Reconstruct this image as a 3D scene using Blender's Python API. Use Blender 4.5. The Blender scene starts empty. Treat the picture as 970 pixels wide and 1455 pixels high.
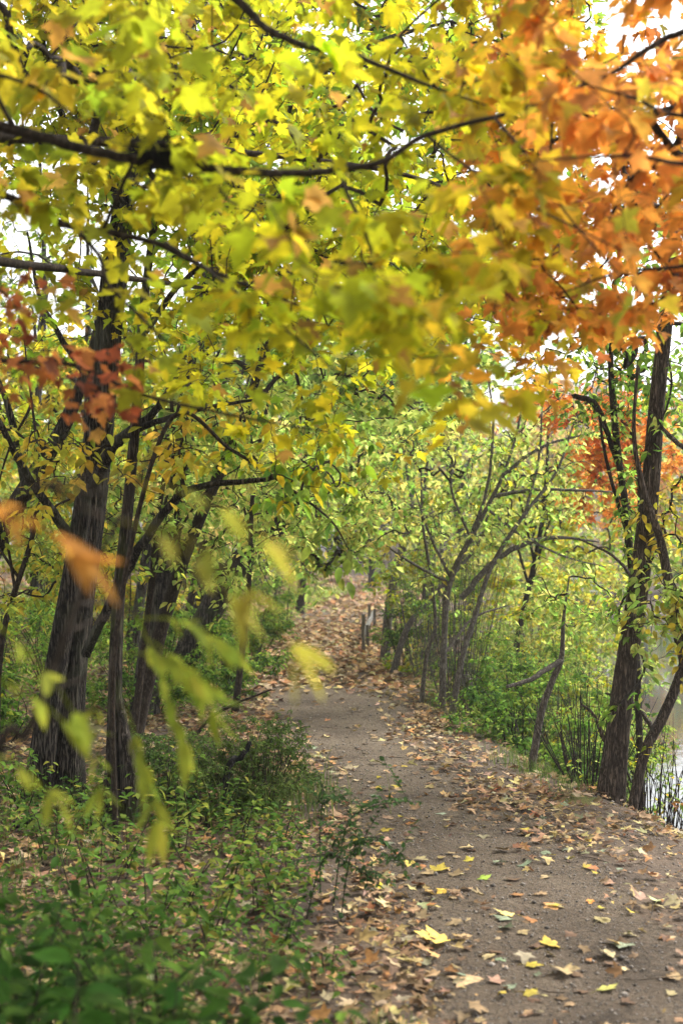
import bpy, math, random
import numpy as np
from mathutils import Vector

rng = np.random.default_rng(7)
random.seed(7)
S = bpy.context.scene
COL = S.collection
F, CX, HY, EYE = 1800.0, 485.0, 770.0, 1.55

def P(px, py, d):
    return np.array([(px - CX) / F * d, d, EYE + (HY - py) / F * d])
def PL(*a):
    return np.array([P(*q) for q in a])

# ------------------------------------------------------------------ terrain
YS = np.array([-12, 0, 2, 4.07, 5.26, 7.34, 9.6, 12.1, 15.5, 18.6, 25, 29, 33, 38, 46])
PLx = np.array([.8, .5, .45, .34, .26, .04, -.34, -.74, -.78, -.80, -.66, -.4, -.1, .6, 2.0])
PRx = np.array([2.2, 1.75, 1.6, 1.42, 1.28, 1.0, .74, .66, .56, .37, .42, .55, .9, 1.7, 3.2])
EY = np.array([-12, 0, 4, 7, 7.5, 8.45, 10, 12, 15.5, 18, 25, 33, 40, 50, 60])
EX = np.array([3.4, 2.9, 2.35, 1.88, 1.75, 1.52, 1.25, 1.0, .95, .85, 1.3, 2.1, 3.6, 7.0, 12.])
WATER = -1.22
def sst(t):
    t = np.clip(t, 0, 1); return t * t * (3 - 2 * t)
def wob(x, y, s):
    return (np.sin(x * 1.7 * s + 1.3 * np.sin(y * .9 * s + .4)) + np.sin(y * 2.3 * s + 1.7 * np.sin(x * 1.1 * s + 2.1)) + .6 * np.sin((x + y) * 4.1 * s + .7) + .4 * np.sin((x - 1.3 * y) * 6.3 * s)) / 3.0
def gz(x, y):
    x = np.asarray(x, float); y = np.asarray(y, float)
    e = np.interp(y, EY, EX)
    l = np.interp(y, YS, PLx); r = np.interp(y, YS, PRx)
    off = np.maximum(np.maximum(l - x, x - r), 0)
    z = 0.035 * wob(x, y, .8) * sst(off / .6) + .012 * wob(x, y, .5)
    z = z + .02 * sst(off / .3)
    t = x - e
    far = sst((y - (47.5 + .06 * np.abs(x - 10))) / 3.0)
    bank = -1.75 * sst((t + .05) / 1.9) - .12 * sst((t + .9) / 1.0)
    z = z + bank * (1 - far)
    z = z + far * (-.75 + .13 * np.maximum(y - 50, 0) * sst((y - 50) / 30) * (1 - .45 * sst((y - 85) / 60))) * sst((x + 2) / 8)
    z = z + .22 * sst((-x - 2.5) / 3) * sst((y - 12) / 8) + .03 * np.maximum(-x - 6, 0) * sst((y - 8) / 20)
    return z
def gz1(x, y): return float(gz(x, y))

# ------------------------------------------------------------------ mesh building
class MB:
    def __init__(s):
        s.v = []; s.c = []; s.l = []; s.n = []; s.m = []; s.s = []; s.k = 0
    def add(s, v, f, col=(1, 1, 1), mi=0, smooth=True):
        v = np.asarray(v, np.float32); f = np.asarray(f, np.int64)
        c = np.asarray(col, np.float32)
        if c.ndim == 1: c = np.broadcast_to(c, (len(v), 3))
        s.v.append(v); s.c.append(c); s.l.append((f + s.k).ravel())
        s.n.append(np.full(len(f), f.shape[1])); s.m.append(np.full(len(f), mi)); s.s.append(np.full(len(f), smooth))
        s.k += len(v)
    def build(s, name, mats, parent=None, loc=None):
        me = bpy.data.meshes.new(name)
        o = bpy.data.objects.new(name, me); COL.objects.link(o)
        if not isinstance(mats, (list, tuple)): mats = [mats]
        for m in mats: me.materials.append(m)
        if parent is not None:
            o.parent = parent; off = np.array(parent.location)
            if parent.parent is not None: off = off + np.array(parent.parent.location)
            if parent.type == 'MESH' and 'origin' in parent: off = np.array(parent['origin'])
        elif loc is not None:
            o.location = loc; off = np.array(loc)
        else: off = np.zeros(3)
        v = np.concatenate(s.v) - off.astype(np.float32); c = np.concatenate(s.c); l = np.concatenate(s.l); n = np.concatenate(s.n)
        me.vertices.add(len(v)); me.vertices.foreach_set('co', v.astype(np.float32).ravel())
        me.loops.add(len(l)); me.loops.foreach_set('vertex_index', l.astype(np.int32))
        me.polygons.add(len(n))
        st = np.concatenate([[0], np.cumsum(n)[:-1]])
        me.polygons.foreach_set('loop_start', st.astype(np.int32))
        me.polygons.foreach_set('material_index', np.concatenate(s.m).astype(np.int32))
        me.polygons.foreach_set('use_smooth', np.concatenate(s.s).astype(bool))
        a = me.color_attributes.new('Col', 'FLOAT_COLOR', 'POINT')
        a.data.foreach_set('color', np.concatenate([c, np.ones((len(c), 1), np.float32)], 1).ravel())
        me.update(calc_edges=True); me.validate()
        return o

def unit(v):
    v = np.asarray(v, float); return v / np.maximum(np.linalg.norm(v, axis=-1, keepdims=True), 1e-9)

def smooth_line(pts, rad, per=4):
    pts = np.asarray(pts, float); rad = np.asarray(rad, float); n = len(pts)
    if n < 3: per = max(per, 3)
    p = np.vstack([2 * pts[0] - pts[1], pts, 2 * pts[-1] - pts[-2]])
    out = []; ro = []
    for i in range(n - 1):
        a, b, c, d = p[i], p[i + 1], p[i + 2], p[i + 3]
        for k in range(per):
            t = k / per
            out.append(.5 * (2 * b + (c - a) * t + (2 * a - 5 * b + 4 * c - d) * t * t + (3 * b - a - 3 * c + d) * t ** 3))
            ro.append(rad[i] * (1 - t) + rad[i + 1] * t)
    out.append(pts[-1]); ro.append(rad[-1])
    return np.array(out), np.array(ro)

def tube(mb, pts, rad, sides=6, col=(1, 1, 1), mi=0, ridge=0., seed=0, jit=0.):
    pts = np.asarray(pts, float); rad = np.asarray(rad, float); n = len(pts)
    if jit > 0:
        j = rng.normal(0, 1, pts.shape) * (rad[:, None] * jit); j[0] = 0; pts = pts + j
    tn = unit(np.gradient(pts, axis=0))
    ref = np.array([1., 0, 0]) if abs(tn[0][0]) < .8 else np.array([0, 1., 0])
    u = unit(np.cross(tn[0], ref)); us = []
    for i in range(n):
        u = u - tn[i] * np.dot(u, tn[i]); u = u / max(np.linalg.norm(u), 1e-9); us.append(u)
    us = np.array(us); ws = np.cross(tn, us)
    th = np.linspace(0, 2 * np.pi, sides, endpoint=False)
    R = np.repeat(rad[:, None], sides, 1)
    if ridge > 0:
        r = np.random.default_rng(seed); s_ = np.concatenate([[0], np.cumsum(np.linalg.norm(np.diff(pts, axis=0), axis=1))])
        d = np.zeros((n, sides))
        for k in (3, 5, 8, 11):
            ph = r.uniform(0, 6.28); w = r.uniform(.5, 2.)
            d += np.sin(k * th[None] + ph + 1.1 * np.sin(s_[:, None] * w + ph)) * (1.2 / k ** .45)
        R = R * (1 + ridge * d)
        if ridge > .03: R = R * (1 + np.exp(-s_[:, None] / .2) * (.2 * np.sin(5 * th[None] + seed) + .12 * np.sin(3 * th[None] + 2 * seed)))
    v = pts[:, None] + R[..., None] * (np.cos(th)[None, :, None] * us[:, None] + np.sin(th)[None, :, None] * ws[:, None])
    idx = np.arange(n * sides).reshape(n, sides)
    a = idx[:-1]; b = np.roll(a, -1, 1); c2 = idx[1:]; d2 = np.roll(c2, -1, 1)
    f = np.stack([a, b, d2, c2], -1).reshape(-1, 4)
    v = np.vstack([v.reshape(-1, 3), pts[-1:] + tn[-1:] * rad[-1]])
    mb.add(v, f, col, mi)
    k = len(v) - 1; last = idx[-1]
    # cap (separate fan sharing the last ring)
    capv = np.vstack([v[last], v[k:k + 1]]); m = sides
    mb.add(capv, np.array([[i, (i + 1) % m, m] for i in range(m)]), col, mi)

# ------------------------------------------------------------------ leaf shapes (x across, y from stalk to tip)
def fan(half, cy):
    half = np.array(half, float); left = half[1:-1][::-1] * [-1, 1]
    o = np.vstack([half, left]); n = len(o)
    v = np.vstack([o, [[0, cy]]])
    return v, np.array([[i, (i + 1) % n, n] for i in range(n)])
LEAF = {
    'maple': fan([(0, 0), (.15, -.07), (.37, -.02), (.28, .12), (.42, .22), (.58, .5), (.41, .49), (.34, .55), (.19, .45), (.26, .68), (.14, .76), (0, 1.02)], .28),
    'maple_low': fan([(0, 0), (.35, -.02), (.27, .15), (.55, .48), (.2, .45), (.15, .74), (0, 1.)], .28),
    'ovate': fan([(0, 0), (.14, .12), (.25, .34), (.22, .6), (.1, .84), (0, 1)], .45),
    'lance': fan([(0, 0), (.10, .15), (.155, .4), (.12, .7), (0, 1)], .45),
    'oval_low': (np.array([(0, 0), (.26, .4), (0, 1), (-.26, .4)], float), np.array([[0, 1, 2], [0, 2, 3]])),
    'wide_low': (np.array([(0, 0), (.42, .3), (.3, .75), (0, 1), (-.36, .7), (-.4, .25)], float), np.array([[0, 1, 2], [0, 2, 3], [0, 3, 4], [0, 4, 5]])),
}
def leaves(mb, kind, pos, tip, nor, size, col, mi=0, fold=.25, curl=.25, shade=0.):
    tv, tf = LEAF[kind]; n = len(pos)
    if n == 0: return
    tip = unit(tip); nor = unit(nor - tip * np.sum(nor * tip, -1, keepdims=True)); side = np.cross(tip, nor)
    size = np.broadcast_to(np.asarray(size, float), (n,))
    x = tv[:, 0][None]; y = tv[:, 1][None]
    fo = rng.normal(fold, .18, (n, 1)); cu = rng.normal(curl, .42, (n, 1)); tw = rng.normal(0, .35, (n, 1))
    z = np.abs(x) * fo - cu * y * y * .5 + tw * x * y
    wx = x * rng.uniform(.82, 1.12, (n, 1))
    v = pos[:, None] + size[:, None, None] * (wx[..., None] * side[:, None] + y[..., None] * tip[:, None] + z[..., None] * nor[:, None])
    k = len(tv)
    f = (tf[None] + (np.arange(n) * k)[:, None, None]).reshape(-1, 3)
    c = np.repeat(np.asarray(col, float), k, 0)
    mb.add(v.reshape(-1, 3), f, c, mi)

def rand_dirs(n, droop=.5, spread=1.):
    a = rng.uniform(0, 2 * np.pi, n)
    d = np.stack([np.cos(a) * spread, np.sin(a) * spread, -rng.uniform(.0, 2 * droop, n)], 1)
    nrm = np.stack([rng.normal(0, .45, n), rng.normal(0, .45, n), np.ones(n)], 1)
    return unit(d), nrm

def pal(cols, n, w=None, jit=.14):
    cols = np.array(cols, float)
    i = rng.choice(len(cols), n, p=None if w is None else np.array(w) / np.sum(w))
    j = rng.choice(len(cols), n, p=None if w is None else np.array(w) / np.sum(w))
    t = rng.uniform(0, .5, (n, 1))
    c = cols[i] * (1 - t) + cols[j] * t
    return np.clip(c * np.exp(rng.normal(0, jit, (n, 1))) * np.exp(rng.normal(0, jit * .35, (n, 3))), .004, .9)

def crown(mb, nodes, targets, per, kind, size, colfn, rtip=.0016, droop=.5, sides=3, maxr=.02, stalk=.06, mi_leaf=0, mi_twig=1, twigcol=(1, 1, 1), fold=.25, curl=.3, bend=.12):
    """grow twigs from nodes to targets (nearest first), set leaves along each last twig"""
    nodes = np.asarray(nodes, float); targets = np.asarray(targets, float); M = len(targets)
    d0 = np.linalg.norm(targets[:, None] - nodes[None], axis=2) if M * len(nodes) < 4e6 else None
    if d0 is None:
        best = np.empty(M); par = np.empty(M, int)
        for i in range(M):
            q = np.linalg.norm(nodes - targets[i], axis=1); par[i] = q.argmin(); best[i] = q.min()
    else:
        best = d0.min(1); par = d0.argmin(1)
    K = len(nodes); done = np.zeros(M, bool); order = []
    bb = best.copy()
    for _ in range(M):
        i = int(np.argmin(np.where(done, 1e9, bb))); done[i] = True; order.append(i)
        q = np.linalg.norm(targets - targets[i], axis=1) * 1.05
        up = (~done) & (q < bb); bb[up] = q[up]; par[up] = K + i
    cnt = np.ones(M)
    for i in order[::-1]:
        if par[i] >= K: cnt[par[i] - K] += cnt[i]
    A = np.where((par >= K)[:, None], targets[np.clip(par - K, 0, M - 1)], nodes[np.clip(par, 0, K - 1)])
    for i in range(M):
        a, b = A[i], targets[i]; L = np.linalg.norm(b - a)
        if L < 1e-4: continue
        o = rng.normal(0, 1, 3) * min(L, .35) * bend; o[2] += L * .05
        r1 = min(rtip * cnt[i] ** .5, maxr); r0 = min(rtip * (cnt[i] + 1) ** .5 * 1.1, maxr)
        pp = np.array([a, a * .66 + b * .34 + o, a * .3 + b * .7 + o * .8, b])
        tube(mb, pp, [r0, r0 * .8 + r1 * .2, r0 * .4 + r1 * .6, r1], sides, twigcol, mi_twig)
    n = M * per
    ii = np.repeat(np.arange(M), per); t = rng.uniform(.25, 1.05, (n, 1))
    base = A[ii] * (1 - t) + targets[ii] * t
    L = np.linalg.norm(targets - A, axis=1)[ii]
    far = (L > .6)
    base[far] = targets[ii][far] + (A[ii][far] - targets[ii][far]) * rng.uniform(0, .4, (far.sum(), 1))
    tip, nor = rand_dirs(n, droop)
    sz = rng.uniform(*size, n) * np.where(rng.uniform(size=n) < .2, .7, 1)
    pos = base + tip * (stalk * rng.uniform(.3, 1.2, (n, 1))) + rng.normal(0, stalk * .3, (n, 3))
    leaves(mb, kind, pos, tip, nor, sz, colfn(pos), mi_leaf, fold, curl)
    return A

# ------------------------------------------------------------------ materials
def mat(name):
    m = bpy.data.materials.new(name); m.use_nodes = True
    nt = m.node_tree; nt.nodes.clear(); return m, nt
def N(nt, t, **kw):
    n = nt.nodes.new(t)
    for k, v in kw.items():
        if k in n.inputs.keys() if hasattr(n.inputs, 'keys') else False: n.inputs[k].default_value = v
        else: setattr(n, k, v)
    return n
def ramp(nt, stops):
    r = nt.nodes.new('ShaderNodeValToRGB'); e = r.color_ramp.elements
    e[0].position, e[0].color = stops[0][0], (*stops[0][1], 1)
    e[1].position, e[1].color = stops[-1][0], (*stops[-1][1], 1)
    for p, c in stops[1:-1]:
        q = e.new(p); q.color = (*c, 1)
    return r
def leaf_mat(name, trans=.5, rough=.5, spec=.25, mott=.35, scale=22, tcol=1.25):
    m, nt = mat(name); L = nt.links.new
    a = N(nt, 'ShaderNodeAttribute', attribute_name='Col')
    tc = N(nt, 'ShaderNodeTexCoord')
    no = N(nt, 'ShaderNodeTexNoise'); no.inputs['Scale'].default_value = scale; no.inputs['Detail'].default_value = 5
    L(tc.outputs['Object'], no.inputs['Vector'])
    mr = N(nt, 'ShaderNodeMapRange'); mr.inputs['To Min'].default_value = 1 - mott; mr.inputs['To Max'].default_value = 1 + mott
    mr.inputs['From Min'].default_value = .3; mr.inputs['From Max'].default_value = .7
    L(no.outputs['Fac'], mr.inputs['Value'])
    mx = N(nt, 'ShaderNodeVectorMath', operation='SCALE'); L(a.outputs['Color'], mx.inputs[0]); L(mr.outputs['Result'], mx.inputs['Scale'])
    pb = N(nt, 'ShaderNodeBsdfPrincipled'); pb.inputs['Roughness'].default_value = rough; pb.inputs['Specular IOR Level'].default_value = spec
    L(mx.outputs[0], pb.inputs['Base Color'])
    out = N(nt, 'ShaderNodeOutputMaterial')
    bp = N(nt, 'ShaderNodeBump'); bp.inputs['Strength'].default_value = .25; bp.inputs['Distance'].default_value = .01
    L(no.outputs['Fac'], bp.inputs['Height']); L(bp.outputs[0], pb.inputs['Normal'])
    if trans > 0:
        tr = N(nt, 'ShaderNodeBsdfTranslucent')
        sc = N(nt, 'ShaderNodeVectorMath', operation='SCALE'); sc.inputs['Scale'].default_value = tcol
        L(mx.outputs[0], sc.inputs[0]); L(sc.outputs[0], tr.inputs['Color'])
        ms = N(nt, 'ShaderNodeMixShader'); ms.inputs[0].default_value = trans
        L(pb.outputs[0], ms.inputs[1]); L(tr.outputs[0], ms.inputs[2]); L(ms.outputs[0], out.inputs[0])
    else: L(pb.outputs[0], out.inputs[0])
    return m
def bark_mat(name, dark, light, sc=26, stretch=.12, bump=1., moss=None):
    m, nt = mat(name); L = nt.links.new
    tc = N(nt, 'ShaderNodeTexCoord'); mp = N(nt, 'ShaderNodeMapping'); mp.inputs['Scale'].default_value = (1, 1, stretch)
    L(tc.outputs['Object'], mp.inputs['Vector'])
    no = N(nt, 'ShaderNodeTexNoise'); no.inputs['Scale'].default_value = sc; no.inputs['Detail'].default_value = 7; no.inputs['Roughness'].default_value = .62; no.inputs['Distortion'].default_value = .6
    L(mp.outputs[0], no.inputs['Vector'])
    vo = N(nt, 'ShaderNodeTexVoronoi', feature='DISTANCE_TO_EDGE'); vo.inputs['Scale'].default_value = sc * .9
    nv = N(nt, 'ShaderNodeVectorMath', operation='MULTIPLY_ADD'); nv.inputs[1].default_value = (.05, .05, .05)
    L(no.outputs['Color'], nv.inputs[0]); L(mp.outputs[0], nv.inputs[2]); L(nv.outputs[0], vo.inputs['Vector'])
    mr = N(nt, 'ShaderNodeMapRange'); mr.inputs['From Max'].default_value = .28; L(vo.outputs['Distance'], mr.inputs['Value'])
    mu = N(nt, 'ShaderNodeMath', operation='MULTIPLY'); L(mr.outputs[0], mu.inputs[0]); L(no.outputs['Fac'], mu.inputs[1])
    r = ramp(nt, [(.08, dark), (.3, tuple(np.array(dark) * .7 + np.array(light) * .3)), (.7, light)])
    L(mu.outputs[0], r.inputs[0]); c = r.outputs[0]
    if moss:
        n2 = N(nt, 'ShaderNodeTexNoise'); n2.inputs['Scale'].default_value = 3.2; n2.inputs['Detail'].default_value = 6; L(tc.outputs['Object'], n2.inputs['Vector'])
        r2 = ramp(nt, [(.5, (0, 0, 0)), (.68, (.75, .75, .75))]); L(n2.outputs['Fac'], r2.inputs[0])
        mm = N(nt, 'ShaderNodeMix', data_type='RGBA'); L(r2.outputs[0], mm.inputs[0]); L(c, mm.inputs[6]); mm.inputs[7].default_value = (*moss, 1); c = mm.outputs[2]
    pb = N(nt, 'ShaderNodeBsdfPrincipled'); pb.inputs['Roughness'].default_value = .9; pb.inputs['Specular IOR Level'].default_value = .15
    L(c, pb.inputs['Base Color'])
    bp = N(nt, 'ShaderNodeBump'); bp.inputs['Strength'].default_value = bump; bp.inputs['Distance'].default_value = .03
    L(mu.outputs[0], bp.inputs['Height']); L(bp.outputs[0], pb.inputs['Normal'])
    o = N(nt, 'ShaderNodeOutputMaterial'); L(pb.outputs[0], o.inputs[0]); return m
def soil_mat(name, stops, fine, peb=0., bump=.6):
    m, nt = mat(name); L = nt.links.new
    tc = N(nt, 'ShaderNodeTexCoord')
    n1 = N(nt, 'ShaderNodeTexNoise'); n1.inputs['Scale'].default_value = 1.6; n1.inputs['Detail'].default_value = 8; n1.inputs['Roughness'].default_value = .65; L(tc.outputs['Object'], n1.inputs['Vector'])
    n2 = N(nt, 'ShaderNodeTexNoise'); n2.inputs['Scale'].default_value = fine; n2.inputs['Detail'].default_value = 6; n2.inputs['Roughness'].default_value = .7; L(tc.outputs['Object'], n2.inputs['Vector'])
    r = ramp(nt, stops); L(n1.outputs['Fac'], r.inputs[0])
    mr = N(nt, 'ShaderNodeMapRange'); mr.inputs['From Min'].default_value = .3; mr.inputs['From Max'].default_value = .72; mr.inputs['To Min'].default_value = .45; mr.inputs['To Max'].default_value = 1.5
    L(n2.outputs['Fac'], mr.inputs['Value'])
    sc = N(nt, 'ShaderNodeVectorMath', operation='SCALE'); L(r.outputs[0], sc.inputs[0]); L(mr.outputs[0], sc.inputs['Scale'])
    h = n2.outputs['Fac']; c = sc.outputs[0]
    if peb:
        vo = N(nt, 'ShaderNodeTexVoronoi'); vo.inputs['Scale'].default_value = peb; L(tc.outputs['Object'], vo.inputs['Vector'])
        pr = ramp(nt, [(0, (1, 1, 1)), (.25, (1, 1, 1)), (.42, (0, 0, 0))]); L(vo.outputs['Distance'], pr.inputs[0])
        sp = N(nt, 'ShaderNodeSeparateColor'); L(vo.outputs['Color'], sp.inputs[0])
        gt = N(nt, 'ShaderNodeMath', operation='GREATER_THAN'); gt.inputs[1].default_value = .62; L(sp.outputs[0], gt.inputs[0])
        mk = N(nt, 'ShaderNodeMath', operation='MULTIPLY'); L(pr.outputs[0], mk.inputs[0]); L(gt.outputs[0], mk.inputs[1])
        pc = ramp(nt, [(0, (.07, .06, .055)), (.5, (.2, .17, .14)), (1, (.42, .38, .33))]); L(sp.outputs[1], pc.inputs[0])
        mm = N(nt, 'ShaderNodeMix', data_type='RGBA'); L(mk.outputs[0], mm.inputs[0]); L(c, mm.inputs[6]); L(pc.outputs[0], mm.inputs[7]); c = mm.outputs[2]
        ad = N(nt, 'ShaderNodeMath', operation='MULTIPLY_ADD'); ad.inputs[1].default_value = .5; L(mk.outputs[0], ad.inputs[0]); L(h, ad.inputs[2]); h = ad.outputs[0]
    pb = N(nt, 'ShaderNodeBsdfPrincipled'); pb.inputs['Roughness'].default_value = .92; pb.inputs['Specular IOR Level'].default_value = .2
    L(c, pb.inputs['Base Color'])
    bp = N(nt, 'ShaderNodeBump'); bp.inputs['Strength'].default_value = bump; bp.inputs['Distance'].default_value = .02
    L(h, bp.inputs['Height']); L(bp.outputs[0], pb.inputs['Normal'])
    o = N(nt, 'ShaderNodeOutputMaterial'); L(pb.outputs[0], o.inputs[0]); return m
def water_mat():
    m, nt = mat('pond_water'); L = nt.links.new
    tc = N(nt, 'ShaderNodeTexCoord'); no = N(nt, 'ShaderNodeTexNoise'); no.inputs['Scale'].default_value = 5; no.inputs['Detail'].default_value = 4; L(tc.outputs['Object'], no.inputs['Vector'])
    bp = N(nt, 'ShaderNodeBump'); bp.inputs['Strength'].default_value = .12; bp.inputs['Distance'].default_value = .02; L(no.outputs['Fac'], bp.inputs['Height'])
    pb = N(nt, 'ShaderNodeBsdfPrincipled'); pb.inputs['Base Color'].default_value = (.035, .045, .05, 1); pb.inputs['Roughness'].default_value = .04; pb.inputs['IOR'].default_value = 1.33; pb.inputs['Specular IOR Level'].default_value = .8
    L(bp.outputs[0], pb.inputs['Normal']); o = N(nt, 'ShaderNodeOutputMaterial'); L(pb.outputs[0], o.inputs[0]); return m
def wood_mat(name, a, b):
    m = bark_mat(name, a, b, 40, .08, .4); return m

M_leaf = leaf_mat('leaf', .6, .6, .06, mott=.42, tcol=1.25)
M_leaf_dull = leaf_mat('leaf_underbrush', .4, .7, .06)
M_dry = leaf_mat('dry_leaf', .12, .75, .12, .4, 40)
M_bark = bark_mat('bark_furrowed', (.010, .008, .007), (.19, .16, .13), 62, .09, 1., (.12, .125, .085))
M_bark_moss = bark_mat('bark_mossy', (.014, .011, .008), (.16, .13, .105), 58, .09, .9, (.10, .12, .04))
M_bark_red = bark_mat('bark_brown', (.035, .025, .018), (.27, .205, .155), 70, .1, .8)
M_twig = bark_mat('twig_bark', (.02, .015, .011), (.085, .065, .048), 60, .3, .3)
M_twig_pale = bark_mat('twig_bark_grey', (.065, .055, .046), (.25, .22, .19), 60, .3, .3)
M_soil = soil_mat('forest_soil', [(.3, (.05, .036, .026)), (.5, (.095, .068, .047)), (.7, (.15, .105, .07))], 45, 0, .8)
M_path = soil_mat('dirt_path', [(.28, (.05, .036, .024)), (.42, (.115, .085, .057)), (.55, (.155, .117, .08)), (.75, (.22, .172, .12))], 48, 70, 1.6)
M_hill = soil_mat('hill_litter', [(.3, (.14, .11, .07)), (.5, (.24, .19, .12)), (.7, (.2, .22, .08))], 4, 0, .3)
M_water = water_mat()
M_post = wood_mat('weathered_wood', (.08, .072, .058), (.3, .27, .22))
M_white = wood_mat('white_painted_wood', (.6, .6, .58), (.82, .82, .8))
M_pale = wood_mat('bleached_wood', (.14, .135, .12), (.3, .285, .26))
M_moss = soil_mat('moss', [(.3, (.04, .05, .012)), (.5, (.08, .09, .02)), (.7, (.13, .11, .03))], 120, 0, .9)

# ------------------------------------------------------------------ things
def thing(name, label, cat, loc, group=None):
    o = bpy.data.objects.new(name, None); COL.objects.link(o); o.location = loc; o.empty_display_size = .2
    o['label'] = label; o['category'] = cat
    if group: o['group'] = group
    return o
def tag(o, label, cat, group=None):
    o['label'] = label; o['category'] = cat
    if group: o['group'] = group
    return o
def kind(o, k): o['kind'] = k; return o

# ---- ground sheet (fine near the camera, coarse to the horizon)
def axis(fine, step, far, g):
    a = list(np.arange(fine[0], fine[1] + 1e-6, step)); s = step
    while a[-1] < far[1]: s *= g; a.append(a[-1] + s)
    s = step
    while a[0] > far[0]: s *= g; a.insert(0, a[0] - s)
    return np.array(a)
gx = axis((-7, 5.5), .09, (-420, 420), 1.16); gy = axis((1.5, 34), .11, (-160, 700), 1.13)
X, Y = np.meshgrid(gx, gy); Z = gz(X, Y)
mb = MB(); nx, ny = len(gx), len(gy); idx = np.arange(nx * ny).reshape(ny, nx)
mb.add(np.stack([X, Y, Z], -1).reshape(-1, 3), np.stack([idx[:-1, :-1], idx[:-1, 1:], idx[1:, 1:], idx[1:, :-1]], -1).reshape(-1, 4))
kind(mb.build('ground', M_soil), 'structure')
# ---- path sheet, ragged edges
ys = np.concatenate([np.arange(-3, 16, .06), np.arange(16, 46, .15)]); us = np.linspace(0, 1, 34)
l = np.interp(ys, YS, PLx); r = np.interp(ys, YS, PRx)
k = np.exp(-.5 * (np.arange(-25, 26) / 10.) ** 2); k /= k.sum()
l = np.convolve(np.pad(l, 25, 'edge'), k, 'valid'); r = np.convolve(np.pad(r, 25, 'edge'), k, 'valid')
rag = lambda y, p: .05 * np.sin(y * 5.3 + p) + .035 * np.sin(y * 13.1 + 2 * p) + .02 * np.sin(y * 29.7 + p)
l = l - .06 + rag(ys, .3); r = r + .06 + rag(ys, 2.2)
X = l[:, None] + (r - l)[:, None] * us[None]; Y = np.repeat(ys[:, None], len(us), 1)
Z = gz(X, Y) + .012 - .02 * (np.abs(us[None] - .5) * 2) ** 6 + .004 * wob(X, Y, 4)
mb = MB(); idx = np.arange(X.size).reshape(X.shape)
mb.add(np.stack([X, Y, Z], -1).reshape(-1, 3), np.stack([idx[:-1, :-1], idx[:-1, 1:], idx[1:, 1:], idx[1:, :-1]], -1).reshape(-1, 4))
kind(mb.build('path', M_path), 'structure')
# ---- pond
mb = MB(); mb.add([(0.3, -60, WATER), (160, -60, WATER), (160, 56, WATER), (0.3, 56, WATER)], [[0, 1, 2, 3]])
kind(mb.build('water', M_water), 'structure')

# ------------------------------------------------------------------ leaf litter
LIT = [(.29, .19, .10), (.18, .108, .058), (.10, .06, .036), (.40, .29, .11), (.34, .16, .06), (.25, .25, .14), (.36, .265, .165), (.45, .36, .15)]
def dens(x, y):
    l = np.interp(y, YS, PLx); r = np.interp(y, YS, PRx); e = np.interp(y, EY, EX)
    cov = sst((y - 12.4) / 2.4)
    inside = np.minimum(x - l, r - x)
    d = np.where(inside > 0, .04 + .85 * cov + .40 * np.exp(-inside / .10), 1.)
    d = np.where((x > r), np.clip(.35 + .55 * (wob(x, y, 1.6) + .5) , .12, 1.), d)
    d = d * np.where(y > 13, 1, np.clip(.75 + .9 * wob(x + 7, y * .8, 2.1), .15, 1.6))
    mid = sst((x - (r - .45)) / .3) * sst((y - 6.5) / 1) * (1 - sst((y - 10.5) / 1.5))
    d = np.where(inside > 0, np.maximum(d, .45 * mid), d)
    d = np.where(x > e + .5, .75, d)
    d = np.where(x < l - .15, np.clip(.62 + .5 * wob(x - 4, y, 1.3), .12, 1), d)
    return d
def litter(n, xr, yr, kind_, size, ff):
    x = rng.uniform(*xr, n); y = rng.uniform(*yr, n)
    keep = rng.uniform(size=n) < dens(x, y); x, y = x[keep], y[keep]
    keep = gz(x, y) > WATER - .02; x, y = x[keep], y[keep]
    n = len(x); a = rng.uniform(0, 6.283, n)
    tilt = rng.normal(0, .16, n)
    tip = np.stack([np.cos(a), np.sin(a), tilt], 1)
    nor = np.stack([rng.normal(0, .28, n), rng.normal(0, .28, n), np.ones(n)], 1)
    sz = rng.uniform(*size, n)
    pos = np.stack([x, y, gz(x, y) + .014 + rng.uniform(0, .022, n)], 1)
    r = np.interp(y, YS, PRx); w = np.array([3, 3, 2, 1.2, 1.2, .6, 2, .8]) if yr[0] < 12 else np.array([4, 2, 1, 1.4, 2.6, .3, 2.4, .8])
    leaves(ff, kind_, pos, tip, nor, sz, pal(LIT, n, w, .2), 0, .22, .15)
mb = MB()
litter(11000, (-3.2, 2.6), (3.2, 7), 'maple_low', (.03, .08), mb)
litter(22000, (-3.2, 2.6), (3.2, 8), 'oval_low', (.012, .04), mb)
litter(19000, (-4.5, 2.4), (7, 13), 'maple_low', (.04, .085), mb)
litter(20000, (-5, 2.2), (13, 24), 'wide_low', (.06, .11), mb)
litter(9000, (-6, 2.5), (24, 40), 'wide_low', (.08, .14), mb)
litter(9000, (-14, -3), (5, 30), 'wide_low', (.07, .13), mb)
litter(14000, (-18, 4), (28, 60), 'wide_low', (.14, .26), mb)
for _ in range(900):
    y = rng.uniform(3.4, 12); x = rng.uniform(-2.6, 2.4)
    if rng.uniform() > dens(np.array([x]), np.array([y]))[0] + .08: continue
    a = rng.uniform(0, 6.28); q = rng.uniform(.03, .14); z = gz1(x, y) + .03; u = np.array([math.cos(a), math.sin(a), rng.normal(0, .08)]) * q
    c0 = np.array([x, y, z]); g = rng.uniform(.04, .14); tube(mb, np.array([c0 - u, c0 + rng.normal(0, .008, 3), c0 + u]), [.0016, .0022, .0014], 4, (g, g * .78, g * .6))
kind(mb.build('leaf_litter', M_dry), 'stuff')

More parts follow.
